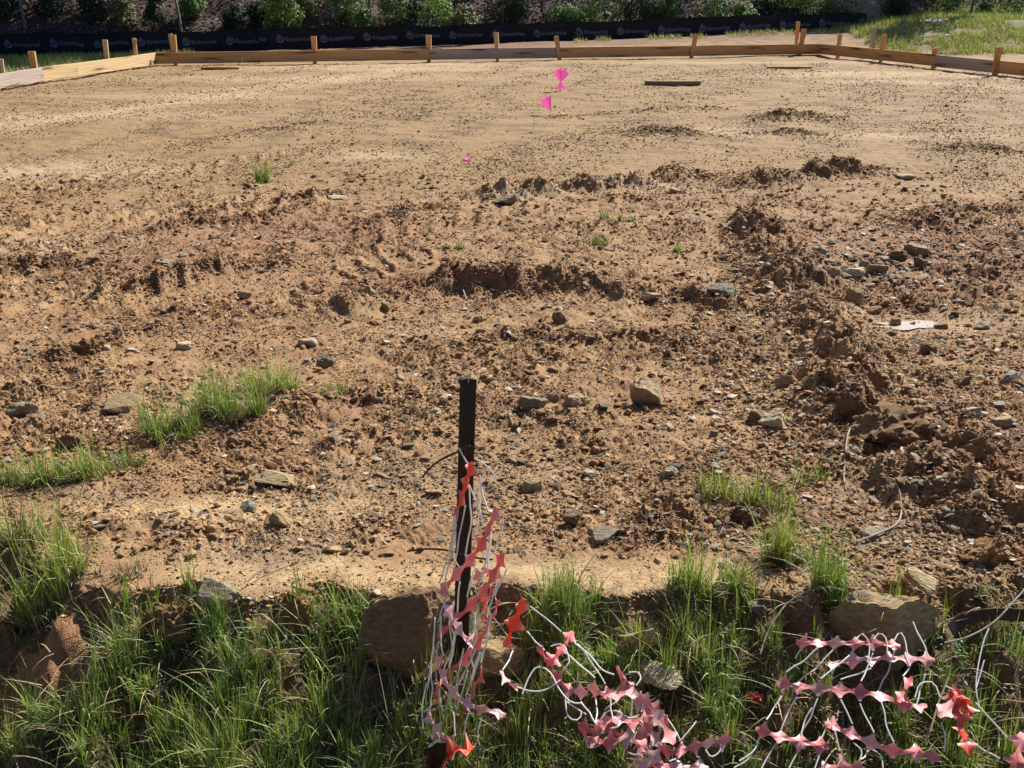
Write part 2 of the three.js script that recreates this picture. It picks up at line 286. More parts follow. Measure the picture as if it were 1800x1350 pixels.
rock('tan', 'block', [0.639,-4.64,0.163,0.163], 'biggest angular tan rock in the middle of the bare ground');
rock('brown', 'slab', [0.739,-4.528,0.057,0.072], 'small brown stone at the right foot of the angular tan rock', { tilt: 0.6 });
rock('brown', 'block', [1.08,-4.404,0.07,0.075], 'brown rock leaning on the pale angular rock');
rock('pale', 'block', [1.154,-4.376,0.125,0.115], 'pale angular rock with a sunlit top left of the spoil ridge');
rock('tan', 'block', [1.286,-4.764,0.091,0.081], 'tan cube shaped rock above the pale angular rock');
rock('blue', 'block', [0.608,-3.84,0.085,0.072], 'blue grey angular rock left of the right hand grass tufts');
rock('tan', 'slab', [0.368,-4.192,0.101,0.058], 'flat tan stone below the rounded tan block', { tilt: 0.3 });
rock('tan', 'block', [0.077,-3.744,0.096,0.083], 'pale tan rock on gravel just right of the torn netting');
rock('pale', 'slab', [0.309,-3.88,0.068,0.041], 'small flat pale stone right of the pale tan rock');
rock('grey', 'slab', [0.323,-3.356,0.108,0.068], 'flat light grey stone lying alone above the sandy lip', { tilt: 0.35 });
rock('grey', 'slab', [0.869,-4.272,0.044,0.069], 'thin grey stone standing on edge above the right grass tufts', { tilt: 0.7 });
rock('brown', 'block', [0.222,-3.468,0.074,0.062], 'brown rock half buried left of the flat light grey stone');
rock('tan', 'block', [-0.856,-6.256,0.089,0.103], 'pointed tan rock on the left slope of the middle ridge');
rock('tan', 'block', [-0.758,-6.172,0.068,0.061], 'little tan rock touching the pointed one on the middle ridge');
rock('tan', 'block', [-1.38,-6.62,0.068,0.068], 'squarish tan stone at the end of the left ridge');
rock('tan', 'block', [-1.65,-6.46,0.085,0.06], 'tan stone on the left ridge with a shadow to its left');
rock('pale', 'slab', [0.838,-6.332,0.104,0.062], 'pale block in the right half of the middle ridge', { up: 0.03 });
rock('blue', 'slab', [1.274,-6.332,0.145,0.069], 'tilted shell shaped grey slab on the right end of the middle ridge', { up: 0.05, tilt: 0.4 });
rock('tan', 'cobble', [2.159,-6.572,0.1,0.136], 'tall olive tan cobble standing above the dried puddle');
rock('tan', 'cobble', [2.093,-6.944,0.143,0.098], 'rounded olive cobble at the left of the stone heap');
rock('pale', 'cobble', [2.284,-7.032,0.129,0.069], 'pale stone on top of the tall olive cobble');
rock('tan', 'cobble', [2.458,-7.04,0.145,0.103], 'wide tan cobble in the middle of the stone heap');
rock('grey', 'block', [2.108,-7.256,0.118,0.074], 'grey rock with a pale top behind the rounded olive cobble');
rock('grey', 'block', [2.381,-7.164,0.093,0.097], 'dark grey wedge rock in the stone heap');
rock('brown', 'block', [2.666,-7.344,0.135,0.119], 'brown boulder at the back of the stone heap');
rock('grey', 'block', [2.893,-7.576,0.163,0.098], 'light topped grey rock at the upper right of the stone heap');
rock('brown', 'block', [2.787,-7.184,0.124,0.101], 'brown rock at the right end of the stone heap');
rock('tan', 'cobble', [2.308,-6.244,0.068,0.089], 'small upright tan cobble on the edge of the dried puddle');
rock('tan', 'cobble', [2.252,-6.448,0.084,0.06], 'small tan cobble left of the upright one by the puddle');
rock('brown', 'cobble', [2.563,-6.168,0.068,0.057], 'lone brown pebble on the smooth silt beside the puddle');
rock('grey', 'slab', [2.817,-6.152,0.128,0.067], 'rough grey slab on the right shore of the puddle');
rock('blue', 'cobble', [2.817,-6.58,0.079,0.047], 'small blue grey pebble upslope of the puddle');
rock('brown', 'block', [2.886,-6.564,0.079,0.054], 'brown pebble right beside the small blue grey one');
rock('brown', 'block', [2.435,-5.808,0.09,0.064], 'dark brown rock on the near shore of the puddle');
rock('grey', 'block', [2.282,-5.764,0.095,0.057], 'dark grey rock left of the near shore brown one');
rock('brown', 'block', [2.211,-5.452,0.091,0.082], 'large brown cobble just below the puddle');
rock('tan', 'slab', [2.045,-5.392,0.072,0.09], 'flat olive stone leaning left below the puddle', { tilt: 0.5, roll: 0.4 });
rock('blue', 'cobble', [2.432,-4.94,0.089,0.061], 'blue grey cobble with a white top near the right edge');
rock('brown', 'block', [2.174,-4.876,0.077,0.071], 'brown rock left of the white topped cobble');
rock('blue', 'cobble', [2.224,-4.616,0.073,0.044], 'smooth blue grey pebble at the right edge slope');
rock('pale', 'slab', [2.041,-4.444,0.106,0.068], 'pale streaked stone on the right spoil slope');
rock('tan', 'cobble', [2.162,-4.396,0.09,0.065], 'olive tan stone right of the pale streaked one');
rock('blue', 'slab', [1.668,-4.052,0.122,0.051], 'flat blue grey slab on the spoil ridge', { tilt: 0.2 });
rock('grey', 'slab', [1.671,-3.876,0.14,0.059], 'broken dark grey slab just below the blue grey slab');
rock('clod', 'lump', [1.57,-4.132,0.304,0.138], 'long caked soil lump along the crest of the spoil ridge');
rock('clod', 'lump', [1.8,-3.928,0.2,0.132], 'orange clay lump on the far side of the spoil ridge');
rock('clod', 'lump', [1.46,-4.328,0.094,0.089], 'round soil ball left of the long caked lump');
rock('clod', 'lump', [1.634,-4.62,0.12,0.136], 'upright soil lump at the top of the spoil ridge');
rock('grey', 'slab', [1.264,-3.376,0.116,0.048], 'flat grey slab at the end of the curved dry root', { tilt: 0.3 });
rock('clod', 'lump', [1.59,-3.216,0.135,0.112], 'fat brown soil clod above the rusted steel strip');
rock('pale', 'slab', [1.873,-3.6,0.131,0.085], 'pale split slab cut off by the right edge of the picture', { tilt: 0.3 });
rock('tan', 'block', [1.836,-4.516,0.072,0.056], 'tan stone with a bright top above the long caked lump');
rock('grey', 'slab', [-0.035,-9.408,0.219,0.08], 'flat grey stone at the left end of the far ridge', { up: 0.04 });
rock('pale', 'block', [1.49,-9.844,0.104,0.088], 'white faced stone at the foot of the far ridge');
rock('pale', 'slab', [-1.583,-9.668,0.174,0.071], 'flat pale stone alone on the left part of the pad');
rock('brown', 'block', [3.044,-10.6,0.134,0.111], 'brown rock in the shaded flank of the far right ridge');
rock('pale', 'slab', [3.884,-10.696,0.202,0.09], 'pale flat stone right of the far right ridge');
rock('grey', 'slab', [-2.387,-7.248,0.133,0.039], 'thin grey flake lying flat beside the left ridge');
rock('brown', 'lump', [0.854,-3.532,0.104,0.071], 'brown clod under the right hand grass tufts');
rock('tan', 'block', [-0.198,-5.992,0.072,0.059], 'tan stone below the crest of the middle ridge');
rock('brown', 'block', [0.278,-5.948,0.092,0.085], 'pair of brown earthy rocks below the middle ridge');
rock('grey', 'slab', [-0.047,-5.704,0.082,0.05], 'dark flat stone on the slope below the middle ridge');
rock('tan', 'slab', [-0.553,-2.972,0.1,0.069], 'tan stone poking from the bank left of the boulder', { up: 0.0 });
rock('clod', 'lump', [-1.102,-2.956,0.136,0.108], 'crumbling clod of bank soil left of the flat grey tan stone', { up: 0.0 });
rock('clod', 'lump', [-0.688,-2.964,0.127,0.09], 'soil clod in the bank edge above the left grass', { up: 0.0 });

// smaller stones, alike, lying about on the churned part
const smallStones = [];
{
  const geos = { pale: [], tan: [], grey: [], brown: [] };
  for (const k in geos) for (let i = 0; i < 4; i++) geos[k].push(rockGeo(3, 1, rr(0.3, 0.65), rr(0.6, 0.95), 8, 0.12));
  const zones = [['tan', 78], ['grey', 34], ['pale', 60], ['brown', 36]];
  const place = (x, D) => { const u = x / D; const side = u < -0.3 ? 'far left' : u < -0.1 ? 'left of the post' : u < 0.1 ? 'near the middle' : u < 0.28 ? 'right of the post' : 'far right'; return (D < 4.2 ? 'just above the bank ' : D < 5.6 ? 'below the middle ridge ' : D < 7.2 ? 'about the middle ridge ' : 'before the far ridge ') + side; };
  const make = (k, s, x, D) => `${s < 0.024 ? 'little' : 'small'} ${k} stone ${place(x, D)}`;
  for (const [k, n] of zones) for (let i = 0; i < n; i++) {
    const D = 3.35 * Math.pow(3.2, Math.pow(rnd(), 0.9)), lim = 0.47 * D, x = rnd() < 0.4 ? rr(0.3, 1) * lim : rr(-1, 1) * lim, s = (0.013 + 0.02 * rnd() ** 1.6) * (0.75 + D * 0.075);
    const m = solid('stone', geos[k][i % 4], STONE[k][i % 2], make(k, s, x, D), 'stone', [x, 0, -D], `${make(k, s, x, D)}s`.replace('stone ', 'stones '));
    m.scale.set(s, s * rr(0.6, 1), s); m.rotation.y = rr(0, 6.28); m.position.y = height(x, -D) + s * 0.2; smallStones.push(m);
  }
}
{
  const sets = new Map(), nth = ['first', 'second', 'third', 'fourth', 'fifth', 'sixth', 'seventh', 'eighth', 'ninth', 'tenth', 'eleventh', 'twelfth'];
  for (const m of smallStones) { const l = m.userData.label; sets.set(l, [...(sets.get(l) ?? []), m]); }
  for (const [l, ms] of sets) if (ms.length > 1) ms.sort((a, b) => a.position.x / a.position.z < b.position.x / b.position.z ? 1 : -1).forEach((m, i) => { m.userData.label = `${l}, ${nth[i]} from left`; });
}
console.log('gravel');
function scatter(parent, name, geo, mat, list) {       // list: [Matrix4, [r, g, b]]
  const im = new THREE.InstancedMesh(geo, mat, list.length); im.name = name; const c = new THREE.Color();
  list.forEach(([m, q], i) => { im.setMatrixAt(i, m); im.setColorAt(i, c.setRGB(q[0], q[1], q[2])); });
  im.castShadow = im.receiveShadow = true; parent.add(im); return im;
}
{
  const holder = stuff('gravel', 'loose gravel and soil crumbs strewn over the bare site', 'gravel');
  const variants = []; for (let i = 0; i < 7; i++) variants.push(rockGeo(1, 1, i < 4 ? rr(0.5, 0.85) : rr(0.25, 0.5), rr(0.6, 1), 5, i < 4 ? 0.25 : 0.1));
  const lists = variants.map(() => []), q = new THREE.Quaternion(), e = new THREE.Euler(), c = [0, 0, 0];
  const put = (x, D, s, stone) => {
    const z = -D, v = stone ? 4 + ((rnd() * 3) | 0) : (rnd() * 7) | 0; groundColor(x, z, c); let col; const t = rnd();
    if (!stone && (v < 5 || t < 0.35 + 0.4 * ss(7, 12, D))) { const k = rr(0.72, 1.3); col = [c[0] * k, c[1] * k * rr(0.95, 1.02), c[2] * k * rr(0.9, 1.05)]; }
    else if (t < (stone ? 0.4 : 0.62)) { const k = rr(0.2, 0.38); col = [k, k * 0.82, k * 0.55]; } else if (t < 0.83) { const k = rr(0.4, 0.68); col = [k, k * 0.81, k * 0.56]; } else { const k = rr(0.14, 0.28); col = [k * 1.1, k * 0.68, k * 0.36]; }
    e.set(rr(-0.5, 0.5), rr(0, 6.28), rr(-0.5, 0.5));
    lists[v].push([new THREE.Matrix4().compose(V(x, height(x, z) + s * 0.22, z), q.setFromEuler(e), V(s * rr(0.8, 1.3), s * rr(0.7, 1), s * rr(0.8, 1.2))), col]);
  };
  const N = 330000, FINE = 420000;
  for (let i = 0; i < FINE; i++) {                                        // the finest crumbs, only near
    const D = 3.05 * Math.pow(2.9, Math.pow(rnd(), 1.0)), x = rr(-1, 1) * (0.52 * D + 0.2), R = roughAt(x, D);
    if (rnd() > clamp((0.08 + 0.75 * R) * (0.32 + 0.75 * n2(x * 3.1 + 12, D * 3.1) + 0.3 * m2(x * 1.1, D * 1.1)))) continue;
    put(x, D, rr(0.0022, 0.0052) * (0.6 + 0.11 * D));
  }
  for (let i = 0; i < N; i++) {
    const D = 2.95 * Math.pow(8.6, Math.pow(rnd(), 1.12)), x = rr(-1, 1) * (0.56 * D + 0.3);
    const R = roughAt(x, D), cl = 0.5 + 0.5 * n2(x * 2.2 + 40, D * 2.2) + 0.4 * m2(x * 0.8, D * 0.8 + 9) + ss(9, 13, D) * 0.9 * n2((x * 0.94 - D * 0.33) * 0.8 + 3, (x * 0.33 + D * 0.94) * 0.14), far = ss(9, 15, D);
    if (rnd() > clamp((0.1 + 0.8 * R) * (0.08 + 1.15 * ss(0.1, 0.95, cl))) * (1 - 0.45 * far * (0.4 + 0.9 * ss(-0.2, 0.5, n2(x * 0.35 + 8, D * 1.1))))) continue;
    const s = Math.min(0.034, 0.0037 * Math.exp(Math.abs(gauss()) * 1.12)) * (0.72 + 0.07 * Math.min(D, 13));
    put(x, D, s);
  }
  for (const r of RIDGES) for (let i = 0, n = (r.z0 < -12 ? 900 : 2200) * r.h / 0.08; i < n; i++) {   // coarser crumbs along the ridges
    const k = (rnd() * (r.pts.length - 1)) | 0, t = rnd(), a = r.pts[k], b = r.pts[k + 1], x = mix(a[0], b[0], t) + gauss() * r.w, z = mix(a[1], b[1], t) + gauss() * r.w * 1.1;
    put(x, -z, Math.min(0.04, 0.005 * Math.exp(Math.abs(gauss()) * 1.1)) * (0.6 + 0.06 * -z));
  }
  for (let i = 0; i < 15000; i++) { const x = rr(0.9, 2.1), D = rr(3.0, 7.5); if (x < 0.19 * D + 0.05 || x > 0.6 * D) continue; put(x, D, Math.min(0.03, 0.005 * Math.exp(Math.abs(gauss()) * 1.15))); }
  for (let i = 0; i < 4600; i++) {                                        // stone chips, thickest on the right hand slope
    const right = rnd() < 0.5, D = right ? rr(3.1, 8.5) : 3.3 * Math.pow(2.6, rnd()), x = right ? D * (0.2 + 0.32 * rnd()) : rr(-1, 1) * 0.5 * D;
    if (n2(x * 0.9 + 50, D * 0.9) < (right ? -0.6 : -0.1)) continue; put(x, D, (0.007 + 0.018 * rnd() ** 2) * (0.7 + 0.07 * D), true);
  }
  for (let i = 0; i < 5200; i++) { const x = rr(-2, 2), D = edgeAt(x) - Math.abs(gauss()) * 0.06 + 0.015; if (n2(x * 2.3, 7) < -0.45) continue; put(x, D, Math.min(0.03, 0.004 * Math.exp(Math.abs(gauss()) * 1.15))); }
  for (let i = 0; i < 90000; i++) {                                       // specks of gravel on the far, rolled part of the pad
    const D = 9 * Math.pow(2.9, rnd()), x = rr(-1, 1) * (0.5 * D + 0.3); if (D > 24 && (x > 9 || x < -8)) continue;
    const q = n2((x * 0.94 - D * 0.33) * 0.7 + 3, (x * 0.33 + D * 0.94) * 0.16) + 0.5 * m2(x * 0.9, D * 0.7) + 0.3 * n2(x * 3, D * 2); if (q < rr(-0.2, 0.9)) continue;
    put(x, D, rr(0.004, 0.009) * (0.6 + 0.07 * D), rnd() < 0.12);
  }
  for (let i = 0; i < 110; i++) { const [hx, hz] = [2.504,-7.184]; put(hx + gauss() * 0.42, -hz + gauss() * 0.4, rr(0.016, 0.042), true); }
  const mat = new THREE.MeshStandardMaterial({ roughness: 0.95, map: soilTint });
  for (let i = 0; i < 9000; i++) {                                        // bigger lumps of broken soil
    const D = 3.2 * Math.pow(3.4, rnd()), x = rr(-1, 1) * (0.54 * D + 0.2), R = roughAt(x, D); if (rnd() > R * (0.2 + 0.9 * ss(-0.1, 0.6, n2(x * 1.4 + 90, D * 1.4)))) continue;
    put(x, D, rr(0.010, 0.026) * (0.75 + 0.06 * D));
  }
  variants.forEach((g, i) => scatter(holder, numbered('gravel_pieces'), g, mat, lists[i]));
  console.log('gravel count', lists.reduce((a, b) => a + b.length, 0));
}

// ------------------------------------------------------------------ puddle
{
  const s = new THREE.Shape(), n = 40; for (let i = 0; i <= n; i++) { const a = i / n * 6.283, r = 1 + 0.45 * n2(Math.cos(a) * 1.3 + 5, Math.sin(a) * 1.3); const x = Math.cos(a) * 0.2 * r, y = Math.sin(a) * 0.085 * r; i ? s.lineTo(x, y) : s.moveTo(x, y); }
  const g = new THREE.ShapeGeometry(s, 12); g.rotateX(-Math.PI / 2); const [px, pz] = [2.437,-6.227]; g.translate(px, height(px, pz) + 0.009, pz);
  structure('puddle', g, new THREE.MeshStandardMaterial({ color: new THREE.Color().setRGB(0.43, 0.34, 0.22), roughness: 0.3 }));
}

// ------------------------------------------------------------------ timber formwork
const wood = (r, g, b) => new THREE.MeshStandardMaterial({ color: new THREE.Color().setRGB(r, g, b), map: woodTint, bumpMap: woodBump, bumpScale: 0.002, roughness: 0.75 });
const WOOD = { yellow: wood(0.86, 0.60, 0.28), orange: wood(0.88, 0.47, 0.17), grey: wood(0.60, 0.47, 0.36), brown: wood(0.74, 0.43, 0.17), old: wood(0.36, 0.25, 0.14) };
function plank(L, H, T, seedU = rnd()) {        // length along x, standing on y = 0, edges eased, a little warp
  const n = 8, e = 0.004, prof = [[-T / 2 + e, 0], [T / 2 - e, 0], [T / 2, e], [T / 2, H - e], [T / 2 - e, H], [-T / 2 + e, H], [-T / 2, H - e], [-T / 2, e]], pos = [], uv = [], idx = [];
  let per = 0; const w1 = rr(-0.006, 0.006), w2 = rr(-0.006, 0.006);
  for (let i = 0; i <= n; i++) { per = 0; for (let k = 0; k <= 8; k++) { const [z, y] = prof[k % 8], [z2, y2] = prof[(k + 1) % 8], x = (i / n - 0.5) * L, b = Math.sin(i / n * 3.14); pos.push(x, y + w1 * b, z + w2 * b * 2); uv.push(x / 5 + seedU, per / 0.27 + seedU); per += Math.hypot(z2 - z, y2 - y); } }
  for (let i = 0; i < n; i++) for (let k = 0; k < 8; k++) { const a = i * 9 + k, b = a + 9; idx.push(a, b, a + 1, a + 1, b, b + 1); }
  for (const i of [0, n]) { const c = pos.length / 3; for (let k = 0; k < 8; k++) { pos.push(pos[(i * 9 + k) * 3], pos[(i * 9 + k) * 3 + 1], pos[(i * 9 + k) * 3 + 2]); uv.push(prof[k][0] * 2, prof[k][1] * 4); } for (let k = 1; k < 7; k++) i ? idx.push(c, c + k + 1, c + k) : idx.push(c, c + k, c + k + 1); }
  const g = new THREE.BufferGeometry(); g.setAttribute('position', new THREE.Float32BufferAttribute(pos, 3)); g.setAttribute('uv', new THREE.Float32BufferAttribute(uv, 2)); g.setIndex(idx); return toCreasedNormals(g, 0.3);
}
function board([x0, z0], [x1, z1], mat, label, lift = 0.045) {
  const L = Math.hypot(x1 - x0, z1 - z0), o = thing('form_board', label, 'board', [(x0 + x1) / 2, lift, (z0 + z1) / 2], 'formwork boards round the site'); o.rotation.y = -Math.atan2(z1 - z0, x1 - x0);
  part('plank', plank(L - 0.006, 0.245, 0.038), WOOD[mat], o); return o;
}
const A0 = [-9.18,-17.066], A1 = [-8.747,-20.866], A2 = [-8.507,-21.92], A3 = [-7.942,-25.114], B1 = [-6.091,-25.457], B2 = [-1.931,-26.357], B3 = [1.16,-27.025], B4 = [7.754,-28.466], C1 = [9.2,-24.453], C2 = [9.843,-22.659], C3 = [10.722,-19.851];
board(A0, A1, 'grey', 'weathered grey formwork board at the left edge of the picture');
board(A1, A2, 'yellow', 'short bright yellow formwork board next to the weathered grey one');
board(A2, A3, 'yellow', 'bright yellow formwork board running into the left corner');
board(A3, B1, 'brown', 'short brown back board starting at the left corner', 0.05);
board(B1, B2, 'brown', 'long brown back board behind the left part of the pad', 0.05);
board(B2, B3, 'grey', 'greyish back board between two pegs behind the pink flags', 0.05);
board(B3, B4, 'orange', 'long orange back board with dark knots ending at the right corner', 0.05);
board(B4, C1, 'orange', 'orange side board leading from the right corner towards the viewer', 0.05);
board(C1, C2, 'grey', 'weathered grey side board on the right between two orange ones', 0.04);
board(C2, C3, 'orange', 'orange side board cut off by the right edge of the picture', 0.045);
// pegs: [foot, top height, width, lean along x, lean along z, wood, label]
function peg([x, z], top, w, lx, lz, mat, label) {
  const y = height(x, z), H = top - y + 0.12, g = new THREE.BoxGeometry(w, H, 0.045, 1, 4, 1), p = g.attributes.position;
  g.translate(0, H / 2 - 0.12, 0); for (let i = 0; i < p.count; i++) { const t = (p.getY(i) + 0.12) / H; p.setXYZ(i, p.getX(i) * (0.72 + 0.3 * t), p.getY(i), p.getZ(i)); }
  const uv = g.attributes.uv; for (let i = 0; i < uv.count; i++) uv.setXY(i, uv.getY(i) * 0.25 + lx, uv.getX(i) * 0.2);
  g.computeVertexNormals();
  const m = solid('timber_peg', g, WOOD[mat], label, 'peg', [x, y, z], 'timber pegs along the formwork'); m.rotation.set(lz, rr(-0.25, 0.25), -lx); return m;
}
const along = (a, b, t, back = 0.07) => { const dx = b[0] - a[0], dz = b[1] - a[1], L = Math.hypot(dx, dz); return [a[0] + dx * t + dz / L * back, a[1] + dz * t - dx / L * back]; };
peg(along(A0, A1, 0.68), 0.52, 0.11, 0.02, 0, 'yellow', 'leftmost peg behind the weathered grey board, cut by the picture edge');
peg(along(A1, A2, -0.08), 0.58, 0.135, -0.03, 0.02, 'orange', 'thick peg where the grey board meets the yellow boards');
peg(along(A2, A3, 0.40), 0.66, 0.1, 0.01, 0, 'yellow', 'lone straight peg behind the middle of the yellow board');
peg(along(A2, A3, 0.72), 0.63, 0.07, 0.16, 0, 'brown', 'leaning brown peg of the pair behind the yellow board');
peg(along(A2, A3, 0.78), 0.63, 0.08, -0.02, 0, 'yellow', 'upright yellow peg of the pair behind the yellow board');
peg([-7.683,-25.316].map((v, i) => i ? v - 0.55 : v - 0.05), 0.66, 0.085, -0.10, 0, 'grey', 'leaning pale peg just behind the left corner');
peg(along(A3, B1, 0.22), 0.66, 0.12, 0.0, 0, 'orange', 'upright double width peg just right of the left corner');
peg(along(B1, B2, 0.38), 0.60, 0.125, 0.0, 0, 'orange', 'wide peg at the middle of the long brown back board');
peg(along(B1, B2, 1.0), 0.60, 0.13, 0.0, 0, 'orange', 'wide orange peg where brown and greyish back boards meet');
peg(along(B2, B3, 0.52), 0.64, 0.11, -0.06, 0, 'yellow', 'pale peg behind the middle of the greyish back board');
peg(along(B2, B3, 0.99, -0.05), 0.56, 0.11, -0.16, 0, 'orange', 'tilted peg in front of the back boards above the pink flags');
peg(along(B3, B4, 0.49, -0.05), 0.58, 0.11, 0.16, 0, 'orange', 'tilted peg in front of the knotty orange back board');
peg(along(B3, B4, 0.925), 0.66, 0.13, 0.10, 0, 'orange', 'broad leaning peg just left of the right corner');
peg(along(B3, B4, 0.955, 0.7), 0.80, 0.10, 0.0, 0, 'orange', 'tall thin peg standing behind the right corner');
peg(along(B4, C1, 0.16, 0.07), 0.56, 0.10, 0.0, 0, 'orange', 'short straight peg just right of the right corner');
peg(along(B4, C1, 0.22, 0.9), 0.72, 0.12, -0.06, 0, 'grey', 'grey peg set apart behind the right corner');
peg(along(B4, C1, 0.55, 0.07), 0.62, 0.11, 0.02, 0, 'orange', 'straight peg behind the middle of the first right side board');
peg(along(B4, C1, 0.975, 0.07), 0.42, 0.13, -0.04, 0, 'orange', 'short stub peg where the orange and grey side boards meet');
peg(along(C1, C2, 0.97, -0.05), 0.55, 0.13, 0.0, 0, 'orange', 'tall peg in front of the right side boards near the picture edge');
// loose timber on the pad
function batten([x, z], L, turn, mat, label, t = 0.05) { const o = thing('loose_batten', label, 'timber', [x, height(x, z) + 0.002, z], 'loose battens on the pad'); o.rotation.y = turn; part('plank', plank(L, t, 0.09), WOOD[mat], o); }
batten([2.946,-20.512], 1.02, -0.02, 'old', 'short batten lying on the pad right of the pink flags', 0.085);
batten([6.047,-24.509], 0.98, -0.02, 'brown', 'thin batten lying on the pad near the right corner');
batten([-6.279,-24.196], 0.82, 0.03, 'brown', 'thin batten lying in front of the left corner');

// ------------------------------------------------------------------ pink survey flags
const pinkMat = new THREE.MeshPhysicalMaterial({ color: new THREE.Color().setRGB(0.95, 0.33, 0.66), roughness: 0.8, transmission: 0.55, thickness: 0, side: THREE.DoubleSide });
const wireMat = new THREE.MeshStandardMaterial({ color: new THREE.Color().setRGB(0.35, 0.33, 0.3), roughness: 0.5, metalness: 0.7 });
function sheet(pts, y0, bend) { const g = new THREE.ShapeGeometry(new THREE.Shape(pts.map(([x, y]) => new THREE.Vector2(x, y))), 4), e = new THREE.ExtrudeGeometry(new THREE.Shape(pts.map(([x, y]) => new THREE.Vector2(x, y))), { depth: 0.002, bevelEnabled: false }); g.dispose(); const p = e.attributes.position; for (let i = 0; i < p.count; i++) { const x = p.getX(i), y = p.getY(i); p.setXYZ(i, x, y + y0, p.getZ(i) + bend * Math.sin(x * 12) + 0.05 * n2(x * 9 + 4, y * 9)); } e.computeVertexNormals(); return toCreasedNormals(e, 0.3); }
{
  const [x, z] = [0.853,-19.447], o = thing('marker_flag', 'kite shaped pink flag with a second tail, the upper flag', 'flag', [x, height(x, z), z]);
  part('wire_pin', new THREE.CylinderGeometry(0.004, 0.004, 0.42, 6).translate(0, 0.2, 0), wireMat, o);
  part('flag_sheet', sheet([[0, 0.155], [0.135, 0.27], [0.10, 0.33], [0.01, 0.385], [-0.07, 0.36], [-0.13, 0.28], [-0.02, 0.155]], 0, 0.03), pinkMat, o);
  part('flag_tail', sheet([[-0.01, 0.155], [0.02, 0.15], [0.085, 0.02], [0.01, 0.04], [-0.09, 0.02], [-0.03, 0.13]], 0, 0.03), pinkMat, o);
  const [u, w] = [0.506,-15.87], q = thing('marker_flag', 'triangular pink flag on a wire pin, the lower flag', 'flag', [u, height(u, w), w]);
  part('wire_pin', new THREE.CylinderGeometry(0.0035, 0.0035, 0.3, 6).translate(0.045, 0.14, 0), wireMat, q);
  part('flag_sheet', sheet([[0.055, 0.265], [0.05, 0.06], [0.0, 0.08], [-0.12, 0.20], [-0.03, 0.25]], 0, 0.02), pinkMat, q);
}

